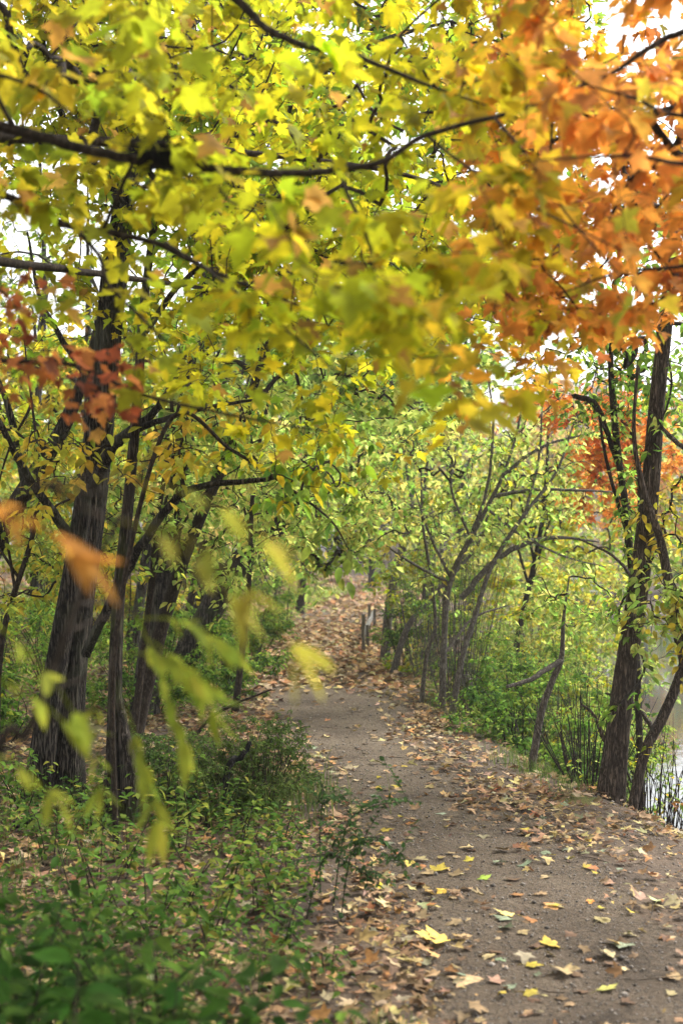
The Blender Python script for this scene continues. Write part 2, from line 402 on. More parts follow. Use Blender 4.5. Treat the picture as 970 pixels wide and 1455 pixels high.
# small stones and twigs on the dirt
mb = MB(); n = 5200
x = rng.uniform(-.6, 2.0, n); y = 3.4 + 9 * rng.uniform(0, 1, n) ** 1.5
ph = np.array([(1, 0, 0), (-1, 0, 0), (0, 1, 0), (0, -1, 0), (0, 0, 1), (0, 0, -1.)])
pf = np.array([(0, 2, 4), (2, 1, 4), (1, 3, 4), (3, 0, 4), (2, 0, 5), (1, 2, 5), (3, 1, 5), (0, 3, 5)])
for i in range(n):
    s = rng.uniform(.003, .009) * (2 if rng.uniform() < .05 else 1)
    v = ph * rng.uniform(.6, 1.3, (6, 3)) * s * [1, 1, .7] + [x[i], y[i], gz1(x[i], y[i]) + .013 + s * .25]
    g = rng.uniform(.08, .34); mb.add(v, pf, (g, g * .88, g * .76), 0)
kind(mb.build('gravel', M_dry), 'stuff')

# ---- individual fallen leaves on the dirt path
FALL = dict(zip(('yellow', 'pale yellow', 'pale green', 'tan', 'brown', 'orange'), [(.42, .32, .05), (.37, .31, .15), (.20, .235, .15), (.32, .22, .115), (.12, .07, .04), (.31, .15, .055)]))
FALL_OLD = {  # word: colour
    'yellow': (.62, .46, .05), 'pale yellow': (.62, .52, .24), 'pale green': (.34, .42, .30), 'tan': (.50, .34, .17), 'brown': (.16, .085, .05), 'orange': (.50, .20, .05)}
def fallen(px, py, size, colname, label, ang=None, kind_='maple', group='fallen leaves lying on the dirt path', tiltx=None):
    d = EYE * F / (py - HY); x = (px - CX) / F * d
    return fallen_at(x, d, size, FALL.get(colname, colname) if isinstance(colname, str) else colname, label, ang, kind_, group)
def fallen_at(x, y, size, col, label, ang=None, kind_='maple', group='fallen leaves lying on the dirt path'):
    a = rng.uniform(0, 6.28) if ang is None else ang
    tip = np.array([[math.cos(a), math.sin(a), rng.normal(0, .06)]]); nor = np.array([[rng.normal(0, .1), rng.normal(0, .1), 1.]])
    z = gz1(x, y) + .018
    b = MB(); pos = np.array([[x, y, z]]) - tip * size * .5
    leaves(b, kind_, pos, tip, nor, [size], pal([col], 1, None, .12), 0, .08, .03)
    if kind_ == 'maple':
        p0 = pos[0]; q = p0 - tip[0] * size * .6; q[2] = z - .006
        tube(b, np.array([p0, (p0 + q) / 2 + [0, 0, .004], q]), [.0013, .001, .0008], 3, pal([col], 1)[0] * .7)
    o = b.build('fallen_leaf', M_dry, None, (x, y, z - .008)); tag(o, label, 'leaf', group); return o
HERO = [
    (790, 1348, .125, 'yellow', 'bright golden yellow maple leaf flat in the middle of the dirt path'),
    (683, 1253, .10, (.25, .36, .05), 'fresh green maple leaf lying on the path dirt'),
    (859, 1314, .11, 'pale yellow', 'cream yellow star-shaped maple leaf on the path near a round grey-green leaf'),
    (884, 1354, .10, 'pale green', 'round grey-green leaf lying flat on bare path dirt'),
    (935, 1285, .12, (.48, .46, .22), 'large pale lime leaf at the right side of the path'),
    (856, 1364, .09, 'pale yellow', 'small straw coloured star leaf below the round grey-green leaf'),
    (611, 1345, .15, (.60, .44, .10), 'large mustard yellow maple leaf at the litter edge of the path'),
    (660, 1402, .14, (.58, .42, .20), 'broad buff maple leaf between dark brown leaves at the path edge'),
    (761, 1380, .075, 'yellow', 'narrow yellow leaf standing alone below the golden maple leaf'),
    (803, 1391, .12, 'tan', 'long tan maple leaf with curled lobes on bare dirt'),
    (760, 1419, .08, 'yellow', 'small yellow maple leaf at the bottom of the path'),
    (866, 1411, .09, (.40, .42, .10), 'olive yellow oval leaf next to a small dark twig'),
    (780, 1297, .10, (.50, .27, .10), 'orange tan leaf lying flat on the path centre'),
    (713, 1306, .10, (.55, .45, .15), 'yellow leaf overlapping a grey-green one on the path'),
    (712, 1313, .09, 'pale green', 'grey-green leaf half under a yellow one on the path'),
    (745, 1235, .09, 'pale green', 'blue-green leaf upside down in the upper part of the path'),
    (772, 1218, .07, 'pale green', 'small silvery green leaf alone on brown dirt'),
    (733, 1278, .07, 'orange', 'small rust orange leaf on the path'),
    (838, 1290, .05, (.5, .22, .05), 'tiny bright orange leaf scrap on the dirt'),
    (720, 1328, .08, 'pale green', 'dull green leaf beside two yellow leaves on the path'),
    (945, 1392, .09, 'tan', 'light brown leaf near the right frame of the path'),
    (625, 1243, .10, 'yellow', 'lemon yellow maple leaf at the left margin of the path'),
    (600, 1230, .09, 'pale yellow', 'cream leaf by the left margin beside a lemon yellow one'),
    (580, 1235, .08, (.55, .40, .10), 'ochre leaf tucked against the dark sprig'),
    (544, 1268, .08, (.55, .42, .04), 'deep yellow oval leaf in the brown litter under the sprig'),
    (818, 1392, .06, 'brown', 'dark chocolate brown curled leaf on pale dirt'),
]
for q in HERO: fallen(q[0], q[1], q[2] * .85, *q[3:])
LBL = {'yellow': 'yellow fallen maple leaf among many others strewn over the dirt path', 'pale yellow': 'straw coloured fallen leaf among many others strewn over the dirt path',
       'pale green': 'grey-green fallen leaf among many others strewn over the dirt path', 'tan': 'tan fallen leaf among many others strewn over the dirt path',
       'brown': 'dark brown fallen leaf among many others strewn over the dirt path', 'orange': 'rust orange fallen leaf among many others strewn over the dirt path'}
made = 0
while made < 230:
    y = 3.9 + 6.2 * rng.uniform() ** 1.4; l_, r_ = np.interp(y, YS, PLx), np.interp(y, YS, PRx)
    x = rng.uniform(l_ - .1, r_ + .35)
    if abs(x) > .27 * y: continue
    w = rng.choice(list(FALL), p=[.10, .18, .10, .34, .18, .10])
    fallen_at(x, y, rng.uniform(.03, .07), FALL[w], LBL[w], group=w + ' fallen leaves strewn over the path'); made += 1

# ------------------------------------------------------------------ trees
def noded(paths):
    return np.vstack([smooth_line(p, np.ones(len(p)), 5)[0] for p in paths])
def to_ground(pts):
    pts = np.array(pts, float); pts[0, 2] = gz1(pts[0, 0], pts[0, 1]) - .06; return pts
def px_r(d, *r): return np.array(r, float) * d / F

def make_tree(name, label, cat, trunks, limbs, crown_spec, bark, group=None, ridge=.05, sides=18, leafmat=None, flare=1.5):
    """trunks/limbs: list of (points, radii); crown_spec: list of dicts for crown()"""
    base = trunks[0][0][0]; root = thing(name, label, cat, (base[0], base[1], gz1(base[0], base[1])), group)
    nodes = []
    for i, (p, r) in enumerate(trunks):
        p = np.array(p, float); r = np.array(r, float)
        p, r = smooth_line(p, r, 10)
        s = np.linalg.norm(p - p[0], axis=1); r = r * (1 + (flare - 1) * np.exp(-s / .22))
        mb = MB(); tube(mb, p, r, sides, (1, 1, 1), 0, ridge, seed=i + int(abs(base[0]) * 100)); mb.build('trunk', bark, root)
        nodes.append(p[len(p) // 2:])
    for p, r in limbs:
        p, r = smooth_line(p, r, 7); mb = MB(); tube(mb, p, r, max(6, sides // 2), (1, 1, 1), 0, ridge * .7, jit=.12); mb.build('branch', bark, root)
        nodes.append(p[1:])
    nodes = np.vstack(nodes)
    if crown_spec:
        mb = MB()
        for c in crown_spec:
            c = dict(c); crown(mb, nodes, c.pop('targets'), **c)
        mb.build('crown', [leafmat or M_leaf, M_twig], root)
    return root

def cloud(c, r, n, hollow=.0):
    d = unit(rng.normal(0, 1, (n, 3))); q = rng.uniform(hollow, 1, (n, 1)) ** (1 / 2.2)
    return np.array(c) + d * q * np.array(r)
def clumpy(c, r, n, k, cr):
    """targets gathered in k smaller clumps inside an ellipsoid"""
    cs = cloud(c, r, k); i = rng.integers(0, k, n)
    return cs[i] + rng.normal(0, 1, (n, 3)) * np.array(cr)

YG = [(.29, .34, .018), (.42, .39, .02), (.20, .30, .02), (.47, .38, .02)]
GREEN = [(.13, .24, .035), (.20, .31, .04), (.30, .38, .045), (.10, .18, .03)]
LIME = [(.31, .42, .08), (.40, .48, .11), (.22, .34, .06), (.48, .48, .12)]
YEL = [(.52, .43, .045), (.45, .40, .04), (.54, .38, .045), (.36, .37, .04)]
ORG = [(.62, .23, .035), (.55, .17, .03), (.66, .30, .05), (.50, .20, .04)]
BR = [(.12, .24, .03), (.19, .31, .04), (.085, .17, .025), (.28, .33, .05), (.23, .35, .045)]
RED = [(.30, .08, .03), (.38, .13, .04), (.24, .07, .03)]
def cf(p, w=None, j=.16):
    def f(pos):   # neighbouring leaves turn together
        n = len(pos); q = np.array(p, float); k = len(q); h = (p[0][0] * 977) % 5
        t = (.5 + .42 * wob(pos[:, 0] * 2.2 + h, pos[:, 1] * 1.3 + pos[:, 2] * 2.6, 1.) + .17 * rng.normal(size=n)) * k
        i = np.clip(t, 0, k - 1e-3).astype(int)
        return np.clip(q[i] * np.exp(rng.normal(0, j, (n, 1))) * np.exp(rng.normal(0, j * .4, (n, 3))), .004, .9)
    return f

# ---- the near yellow maple: trunk stands just outside the picture, limbs reach across the path
def lowline(px):   # lowest picture height reached by the near canopy
    return np.interp(px, [-400, 0, 130, 200, 330, 450, 560, 650, 760, 850, 970, 1300], [520, 430, 430, 520, 600, 640, 640, 620, 555, 500, 470, 480])
def skyhole(px, py):
    return np.exp(-((px - 55) / 85.) ** 2 - ((py - 330) / 130.) ** 2)
LIMB = [np.array([(-220, 150), (0, 180), (120, 212), (235, 232), (390, 246), (550, 226), (605, 192), (740, 155), (885, 98)], float), np.array([(0, 275), (150, 330), (300, 385), (420, 432)], float), np.array([(335, -2), (430, 64), (600, 118)], float)]
def clear_of_limb(px, py):
    q = 1e9
    for l in LIMB: q = min(q, abs(py - 8 - np.interp(px, l[:, 0], l[:, 1])) + (0 if l[0, 0] <= px <= l[-1, 0] else 1e3))
    return math.exp(-(q / 34.) ** 2)
def near_targets(n, xr, dr, top=-170):
    out = []
    while len(out) < n:
        px = rng.uniform(*xr); d = rng.uniform(*dr); low = lowline(px) + (60 * math.exp(-((px - 430) / 170.) ** 2) if d > 4 else 0)
        py = rng.uniform(top, low + 30 * rng.normal() + 20 * math.sin(px * .05))
        if py > low - 130 and rng.uniform() < .45: continue
        if rng.uniform() < .93 * skyhole(px, py): continue
        if d < 3.3 and rng.uniform() < .9 * clear_of_limb(px, py): continue
        out.append(P(px, py, d))
    return np.array(out)
def maple_col(pos):
    n = len(pos); px = pos[:, 0] / pos[:, 1] * F + CX; py = HY - (pos[:, 2] - EYE) / pos[:, 1] * F
    x = pos[:, 0] / pos[:, 1].clip(2.5)   # turning leaves: olive by the trunk, clear yellow further out, orange at the far ends
    c1 = pal([(.30, .295, .016), (.37, .335, .018), (.20, .27, .018), (.42, .32, .018)], n)
    c2 = pal([(.48, .45, .016), (.40, .43, .016), (.53, .44, .018), (.30, .37, .018)], n)
    c3 = pal([(.52, .30, .025), (.54, .24, .03), (.47, .35, .02)], n)
    a = sst((x + .22) / .16)[:, None]; b = sst((x - .06 + rng.normal(0, .04, n)) / .12)[:, None]
    c = c1 * (1 - a) + c2 * a; c = c * (1 - b) + c3 * b
    br = rng.uniform(size=n) < .05; c[br] = pal([(.36, .20, .04), (.42, .24, .05)], br.sum())
    return c
tx, ty = -2.0, 2.9
tb = gz1(tx, ty)
tr = np.array([(tx, ty, tb - .06), (tx + .02, ty, 1.2), (tx - .03, ty + .05, 2.4), (tx + .05, ty + .1, 4.0), (tx + .15, ty + .3, 6.2)])
limbs = [
    (np.vstack([[tx, ty + .03, 2.15], P(-220, 150, 2.95), P(0, 180, 3.0), P(120, 212, 3.0), P(235, 232, 3.02), P(390, 246, 3.05), P(490, 240, 3.1), P(550, 226, 3.12), P(605, 192, 3.15), P(740, 155, 3.2), P(885, 98, 3.3)]), px_r(3, 14, 10, 8.5, 7.5, 7, 6, 5.2, 4.6, 4.4, 3.6, 1.5)),
    (np.vstack([[tx, ty + .03, 2.0], P(-260, 200, 3.3), P(0, 275, 3.4), P(90, 318, 3.4), P(150, 330, 3.4), P(220, 345, 3.4), P(300, 385, 3.45), P(420, 432, 3.5), P(520, 470, 3.5)]), px_r(3.3, 11, 8, 6, 5.2, 5, 4.2, 3.2, 2.2, 1.2)),
    (np.vstack([[tx + .05, ty + .1, 3.7], P(100, -190, 3.1), P(335, -2, 3.2), P(372, 36, 3.2), P(430, 64, 3.2), P(510, 82, 3.25), P(600, 118, 3.3), P(690, 150, 3.3)]), px_r(3.2, 12, 9, 6.5, 5.5, 5, 4, 2.8, 1.2)),
    (np.vstack([P(145, 330, 3.4), P(185, 240, 3.35), P(215, 190, 3.3), P(245, 165, 3.3)]), px_r(3.3, 3.5, 3, 2.2, 1.2)),
    (np.vstack([P(105, 322, 3.4), P(140, 362, 3.35), P(155, 405, 3.3), P(200, 450, 3.3), P(240, 490, 3.3)]), px_r(3.3, 3.6, 3, 2.8, 2.2, 1.2)),
    (np.vstack([P(480, 241, 3.08), P(500, 290, 3.0), P(525, 350, 2.95), P(533, 410, 2.9), P(530, 468, 2.9)]), px_r(3, 3.2, 2.8, 2.4, 2, 1.1)),
    (np.vstack([P(270, 236, 3.02), P(305, 262, 2.9), P(330, 288, 2.85), P(365, 296, 2.8)]), px_r(3, 3, 2.4, 1.8, 1)),
    (np.vstack([P(20, 184, 3.0), P(-10, 110, 2.9), P(60, 130, 2.9), P(110, 170, 2.9), P(165, 205, 2.9)]), px_r(3, 3.6, 3, 2.6, 2, 1.2)),
    (np.vstack([P(605, 192, 3.15), P(660, 235, 3.1), P(740, 285, 3.0), P(830, 330, 2.95), P(895, 362, 2.9)]), px_r(3, 2.6, 2.3, 2, 1.6, 1)),
    (np.vstack([P(700, 165, 3.18), P(745, 218, 3.1), P(780, 268, 3.05), P(815, 318, 3.0), P(890, 402, 2.95)]), px_r(3, 2.6, 2.3, 2, 1.6, 1)),
    (np.vstack([P(235, 345, 3.4), P(290, 380, 3.2), P(350, 425, 3.0), P(420, 480, 2.8), P(500, 545, 2.7)]), px_r(3, 3, 2.6, 2.2, 1.8, 1)),
    (np.vstack([[tx, ty, 2.6], (-1.2, 4.2, 2.9), (-.5, 5.0, 3.1), (.4, 5.8, 3.2), (.8, 6.8, 3.2)]), [.03, .022, .014, .009, .004]),
    (np.vstack([[tx, ty, 2.3], (-1.5, 4.6, 2.6), (-1.0, 6.0, 2.8), (-.4, 7.0, 2.9)]), [.03, .022, .014, .004]),
    (np.vstack([[tx + .05, ty + .1, 3.9], (-1.1, 3.6, 4.2), (-.2, 4.2, 4.4), (.9, 4.6, 4.5)]), [.03, .022, .014, .005]),
    (np.vstack([[tx, ty, 3.0], (-1.7, 2.0, 3.4), (-1.3, 1.0, 3.6), (-.7, .3, 3.7)]), [.05, .035, .02, .006]),
    (np.vstack([[tx, ty, 2.9], (-2.4, 1.8, 3.2), (-2.6, .7, 3.4), (-2.4, -.3, 3.4)]), [.05, .035, .02, .006]),
    (np.vstack([[tx, ty, 2.7], (-1.5, 2.2, 2.8), (-.7, 1.9, 2.75), (.1, 2.0, 2.7)]), [.02, .014, .009, .003]),
]
tg = np.vstack([near_targets(125, (-250, 820), (2.8, 4.0)), near_targets(760, (-300, 850), (4.0, 7.4)),
                np.array([P(rng.normal(610, 70), rng.normal(400, 90), rng.uniform(2.3, 2.8)) for _ in range(15)]),
                np.array([P(rng.normal(430, 90), rng.normal(320, 80), rng.uniform(2.3, 2.9)) for _ in range(12)])])
over = clumpy((-1.5, .6, 3.6), (2.2, 2.2, .7), 800, 60, (.22, .22, .15))  # unseen extra crown above the camera, added to shade the lower left
over = over[over[:, 2] > np.maximum(2.75, EYE + .47 * over[:, 1])]; tg = np.vstack([tg, over])
make_tree('maple_tree', 'yellow-leaved maple reaching its dark limbs and bright canopy over the path', 'tree',
          [(tr, [.13, .115, .10, .075, .03])], limbs,
          [dict(targets=tg, per=8, kind='maple', size=(.045, .085), colfn=maple_col, rtip=.0011, droop=.55, stalk=.055, curl=.35)], M_twig, ridge=.02, sides=14)

# ---- orange maple on the bank, trunk outside the picture
ox, oy = 1.72, 3.1; ob = gz1(ox, oy)
tr = np.array([(ox, oy, ob - .06), (ox + .03, oy, 1.3), (ox - .04, oy + .05, 2.6), (ox + .05, oy + .15, 4.2), (ox, oy + .3, 6.)])
limbs = [
    (np.vstack([[ox - .04, oy + .05, 2.55], P(1120, 20, 3.3), P(970, 46, 3.35), P(925, 66, 3.35), P(890, 90, 3.35), P(845, 120, 3.4)]), px_r(3.3, 9, 6.5, 5, 4.5, 3.6, 1.5)),
    (np.vstack([[ox, oy, 2.2], P(1090, 150, 3.0), P(970, 165, 3.0), P(900, 140, 3.0), P(830, 120, 3.0)]), px_r(3, 8, 5, 3.2, 2.6, 1.2)),
    (np.vstack([[ox, oy, 2.0], P(1080, 270, 2.9), P(950, 230, 2.8), P(860, 222, 2.75), P(760, 228, 2.7)]), px_r(3, 8, 5, 3, 2.2, 1)),
    (np.vstack([[ox, oy, 1.9], P(1080, 380, 3.2), P(960, 380, 3.2), P(870, 390, 3.2), P(790, 420, 3.2)]), px_r(3, 8, 5, 3, 2.2, 1)),
    (np.vstack([[ox - .04, oy, 2.7], (1.2, 4.2, 3.0), (.8, 4.9, 3.1), (.45, 5.2, 3.2)]), [.025, .018, .01, .004]),
    (np.vstack([[ox, oy, 3.6], (1.1, 3.6, 3.9), (.4, 3.9, 4.1)]), [.025, .016, .006]),
]
def org_targets(n, dr):
    out = []
    while len(out) < n:
        px = rng.uniform(660, 1250); py = rng.uniform(-170, 480 + 30 * rng.normal())
        if px < 760 and rng.uniform() < (760 - px) / 120: continue
        if ((px - 860) / 60) ** 2 + ((py - 15) / 60) ** 2 < 1 and rng.uniform() < .8: continue
        if py > lowline(px) - 10: continue
        out.append(P(px, py, rng.uniform(*dr)))
    return np.array(out)
def org_col(pos):
    n = len(pos); c = pal([(.66, .29, .05), (.62, .25, .04), (.68, .34, .055), (.57, .25, .05)], n)
    d = rng.uniform(size=n) < .16; c[d] = pal([(.36, .13, .04), (.42, .18, .05)], d.sum())
    d = rng.uniform(size=n) < .10 + .25 * sst((.22 - pos[:, 0] / pos[:, 1]) / .1); c[d] = pal([(.5, .42, .04), (.52, .36, .04), (.38, .38, .03)], d.sum()); return c
make_tree('maple_tree', 'orange-leaved maple spreading its bright canopy over the water side of the path', 'tree',
          [(tr, [.11, .10, .085, .06, .03])], limbs,
          [dict(targets=np.vstack([org_targets(115, (2.7, 3.9)), org_targets(520, (3.9, 6.4))]), per=8, kind='maple', size=(.045, .085), colfn=org_col, rtip=.0011, droop=.6, stalk=.055, curl=.35)], M_twig, ridge=.02, sides=14)

# ---- twin-stemmed furrowed tree
d = 7.5
t1 = to_ground(PL((92, 1145, d), (100, 1000, d), (112, 880, d), (137, 690, d), (158, 470, d), (176, 310, d + .1), (195, 120, d + .2), (215, -200, d + .3), (240, -500, d + .6)))
t2 = to_ground(PL((52, 1145, d - .1), (68, 1020, d - .12), (85, 920, d - .12), (108, 790, d - .1), (128, 640, d - .05), (142, 500, d), (152, 380, d), (172, 260, d - .1), (180, 150, d - .2)))
limbs = [
    (PL((122, 930, d - .3), (160, 850, d - .5), (205, 770, d - .7), (250, 710, d - .8), (290, 690, d - .9), (380, 680, d - 1), (470, 655, d - 1)), px_r(d, 6.5, 6.5, 6, 5, 4, 3, 1.5)),
    (PL((130, 690, d - .1), (170, 625, d - .4), (215, 590, d - .5), (245, 545, d - .6), (268, 498, d - .7)), px_r(d, 8, 7, 5, 4, 2)),
    (PL((165, 625, d - .4), (220, 600, d - .6), (290, 580, d - .8), (380, 565, d - 1)), px_r(d, 5, 4, 3, 1.2)),
    (PL((110, 780, d), (70, 720, d - .3), (30, 660, d - .5), (5, 610, d - .6), (-20, 560, d - .7)), px_r(d, 8, 6, 5, 4, 2)),
    (PL((190, 200, d), (260, 60, d + .3), (330, -60, d + .7), (420, -180, d + 1)), px_r(d, 8, 6, 4, 2)),
    (PL((180, 300, d), (100, 180, d + .4), (30, 60, d + .6), (-60, -60, d + .9)), px_r(d, 7, 5, 4, 2)),
    (PL((200, 60, d), (240, -150, d - .5), (330, -300, d - 1), (450, -380, d - 1.2)), px_r(d, 8, 6, 4, 2)),
]
make_tree('locust_tree', 'twin-stemmed tree with deeply furrowed dark bark leaning right beside the leafy clearing', 'tree',
          [(t1, px_r(d, 22, 20, 18, 17, 15, 13, 11, 8, 3)), (t2, px_r(d, 18, 16, 15, 14, 11, 9, 7, 5, 3))], limbs,
          [dict(targets=np.vstack([clumpy(P(330, -20, 7.5), (2.0, 1.6, 1.2), 260, 34, (.22, .22, .16)), clumpy(P(60, -30, 7.5), (1.2, 1.2, .7), 120, 16, (.2, .2, .15)),
                                    clumpy(P(400, 330, 7.2), (.9, .8, .9), 170, 22, (.2, .2, .16))]), per=6, kind='maple_low', size=(.08, .12), colfn=cf(YG), rtip=.002, droop=.6),
           dict(targets=np.vstack([clumpy(P(300, 620, 6.6), (.65, .5, .25), 60, 14, (.12, .12, .08)), clumpy(P(60, 640, 6.9), (.4, .3, .3), 26, 8, (.1, .1, .08))]), per=4, kind='ovate', size=(.06, .10), colfn=cf(YEL), rtip=.0016, droop=.6)],
          M_bark, ridge=.06, sides=36, flare=1.6)

# ---- slim dark trunk close beside it
d = 6.9
t1 = to_ground(PL((162, 1160, d), (163, 1020, d), (168, 860, d), (182, 720, d), (196, 560, d), (205, 430, d + .1), (228, 250, d + .3), (250, 50, d + .4), (270, -150, d + .6)))
st = to_ground(PL((195, 1165, d - .05), (188, 1120, d - .05), (176, 1040, d - .03), (168, 980, d)))
make_tree('slim_tree', 'slim upright tree with a mossy swollen foot beside the twin-stemmed tree', 'tree',
          [(t1, px_r(d, 12, 10, 9, 8, 7, 6, 5, 4, 2)), (st, px_r(d, 17, 13, 8, 4))],
          [(PL((200, 480, d), (260, 400, d + .3), (330, 350, d + .5), (420, 300, d + .7)), px_r(d, 5, 4, 3, 1.2)), (PL((225, 260, d), (150, 160, d + .2), (90, 60, d + .4)), px_r(d, 4, 3, 1.2))],
          [dict(targets=np.vstack([clumpy(P(300, 280, 7.4), (.9, .8, .9), 260, 24, (.2, .2, .16)), clumpy(P(180, 60, 7.4), (.9, .7, .7), 150, 14, (.2, .2, .15))]), per=6, kind='maple_low', size=(.07, .11), colfn=cf(YG), rtip=.002, droop=.6)],
          M_bark_moss, ridge=.05, sides=20, flare=1.7)

# ---- tall trunk further back
d = 11
t1 = to_ground(PL((203, 1023, d), (212, 940, d), (226, 860, d), (247, 720, d), (272, 545, d), (302, 370, d), (345, 90, d + .2), (372, -100, d + .3), (400, -300, d + .4)))
make_tree('locust_tree', 'tall single grey-brown trunk leaning right, standing behind the slim mossy-footed tree', 'tree',
          [(t1, px_r(d, 18, 17, 16.5, 15, 14, 13, 12, 9, 5))],
          [(PL((275, 530, d), (330, 440, d - .5), (420, 380, d - .9), (520, 350, d - 1.2)), px_r(d, 8, 6, 4, 1.5)), (PL((320, 250, d), (420, 130, d - .4), (540, 60, d - .8), (640, 30, d - 1)), px_r(d, 8, 6, 4, 1.5)),
           (PL((300, 380, d), (240, 280, d + .5), (170, 200, d + .8)), px_r(d, 6, 4, 1.5)), (PL((345, 90, d), (480, -40, d), (640, -90, d)), px_r(d, 7, 5, 2))],
          [dict(targets=np.vstack([clumpy(P(520, 250, 10.5), (1.6, 1.4, 1.7), 380, 40, (.25, .25, .2)), clumpy(P(420, 10, 11), (2.2, 1.5, 1.1), 210, 24, (.25, .25, .2)), clumpy(P(640, 60, 10.5), (1.3, 1.2, 1.2), 220, 20, (.25, .25, .2))]),
                per=6, kind='maple_low', size=(.09, .13), colfn=cf(YG + [(.2, .32, .04)]), rtip=.0025, droop=.6)],
          M_bark, ridge=.045, sides=22, flare=1.3)

# ---- leaning trunk at the far left
d = 9
t1 = to_ground(PL((-110, 1080, d), (-60, 900, d), (-10, 780, d), (25, 715, d), (62, 655, d), (98, 590, d), (130, 500, d), (150, 400, d)))
make_tree('leaning_tree', 'bare dark trunk slanting up to the right behind the red-leaved sprig', 'tree',
          [(t1, px_r(d, 18, 17, 15, 13.5, 12, 10, 6, 3))],
          [(PL((38, 695, d), (15, 590, d), (-5, 530, d)), px_r(d, 7, 5, 3)), (PL((120, 530, d), (60, 430, d), (40, 330, d)), px_r(d, 5, 3.5, 1.5))],
          [dict(targets=clumpy(P(90, 520, 9), (.7, .6, .6), 90, 14, (.2, .2, .16)), per=4, kind='ovate', size=(.06, .09), colfn=cf(YG), rtip=.0018, droop=.6)], M_bark, ridge=.04, sides=16, flare=1.1)

# ---- crooked half-fallen tree in the undergrowth
d = 13
t1 = to_ground(PL((235, 985, d), (285, 895, d), (330, 815, d), (372, 768, d), (408, 735, d), (440, 690, d - .2), (470, 640, d - .4)))
make_tree('crooked_tree', 'half-fallen crooked trunk leaning across the undergrowth towards the path', 'tree',
          [(t1, px_r(d, 20, 18, 17, 15, 11, 7, 3))],
          [(PL((335, 812, d), (300, 808, d), (262, 812, d)), px_r(d, 8, 7, 3)), (PL((352, 790, d), (352, 740, d), (385, 690, d), (410, 630, d), (430, 580, d)), px_r(d, 8, 7, 6, 5, 2)),
           (PL((300, 870, d), (318, 930, d), (322, 985, d)), px_r(d, 6, 5, 4)), (PL((408, 735, d), (470, 725, d - .2), (530, 745, d - .4)), px_r(d, 5, 3, 1))],
          [dict(targets=np.vstack([clumpy(P(400, 690, 12.6), (1.1, .9, .75), 330, 40, (.16, .16, .12)), clumpy(P(470, 760, 12.2), (.6, .6, .4), 150, 16, (.13, .13, .1))]), per=6, kind='ovate', size=(.07, .11), colfn=cf(LIME + [(.56, .50, .12), (.6, .44, .16)]), rtip=.002, droop=.6)],
          M_bark_moss, ridge=.06, sides=18, flare=1.2)

# ---- right: tree on the bank
d = 8.3
t1 = to_ground(PL((866, 1114, d), (882, 1000, d), (903, 860, d), (922, 710, d), (933, 570, d), (945, 460, d), (956, 340, d + .1), (966, 200, d + .2), (980, 40, d + .4), (990, -150, d + .6)))
make_tree('bank_tree', 'brown trunk wound with vine rising from the mossy bank edge', 'tree',
          [(t1, px_r(d, 18, 16, 15, 13, 11, 10, 8, 6, 5, 3))],
          [(PL((930, 600, d), (975, 640, d - .3), (1020, 660, d - .5)), px_r(d, 4, 3, 1.5)), (PL((938, 480, d), (900, 380, d + .2), (850, 300, d + .4)), px_r(d, 4, 3, 1.2)), (PL((960, 250, d), (1040, 130, d), (1100, 60, d)), px_r(d, 5, 4, 2)),
           (PL((905, 830, d), (870, 790, d + .3), (820, 765, d + .5)), px_r(d, 3, 2, 1)), (PL((870, 1080, d), (845, 1020, d), (825, 1000, d)), px_r(d, 3, 2.5, 1.5))],
          [dict(targets=np.vstack([clumpy(P(940, 300, 8.6), (.8, .8, 1.1), 150, 20, (.18, .18, .15)), clumpy(P(1040, 560, 8.2), (.5, .5, .7), 70, 10, (.15, .15, .12)), clumpy(P(880, 530, 9.2), (.75, .6, .35), 130, 26, (.13, .13, .1))]), per=5, kind='ovate', size=(.06, .09), colfn=cf(GREEN + [(.38, .4, .05)]), rtip=.0018, droop=.6)],
          M_bark_red, ridge=.035, sides=24, flare=1.25)
t1 = PL((1030, 1170, 8.0), (1000, 1040, 8.0), (978, 960, 8.0), (955, 860, 8.0), (938, 770, 8.05), (915, 700, 8.1), (900, 620, 8.1), (905, 520, 8.1)); t1[0, 2] = gz1(t1[0, 0], t1[0, 1]) - .05
make_tree('slender_tree', 'second slimmer grey-brown stem bending beside the vine-wound trunk', 'tree',
          [(t1, px_r(8, 11, 10, 9.5, 8, 6, 4, 3, 2))], [(PL((955, 880, 8), (985, 800, 7.9), (1010, 740, 7.9)), px_r(8, 5, 4, 2))],
          [dict(targets=np.vstack([clumpy(P(985, 760, 8), (.35, .4, .5), 100, 12, (.12, .12, .1)), clumpy(P(965, 850, 7.9), (.25, .3, .4), 130, 16, (.1, .1, .08))]), per=5, kind='ovate', size=(.05, .08), colfn=cf(LIME + YEL), rtip=.0016, droop=.6)], M_bark_red, ridge=.03, sides=18, flare=1.1)
t1 = to_ground(PL((893, 1118, 8.15), (915, 1070, 8.2), (940, 1020, 8.25), (965, 960, 8.3), (990, 870, 8.35), (1010, 760, 8.4)))
make_tree('leaning_tree', 'thin dark stem leaning out over the pond from the foot of the vine-wound trunk', 'tree', [(t1, px_r(8.2, 7, 7, 7.5, 7, 6, 3))], [(PL((930, 1040, 8.2), (900, 1000, 8.5), (860, 985, 8.8)), px_r(8.2, 4, 3, 1.5))],
          [dict(targets=clumpy(P(1000, 800, 8.4), (.4, .4, .4), 40, 8, (.12, .12, .1)), per=4, kind='ovate', size=(.05, .08), colfn=cf(LIME), rtip=.0016)], M_bark_red, ridge=.03, sides=14, flare=1.1)
d = 8.8
t1 = to_ground(PL((912, 1080, d), (905, 960, d), (897, 820, d), (888, 720, d), (878, 650, d), (870, 570, d), (867, 510, d), (872, 440, d)))
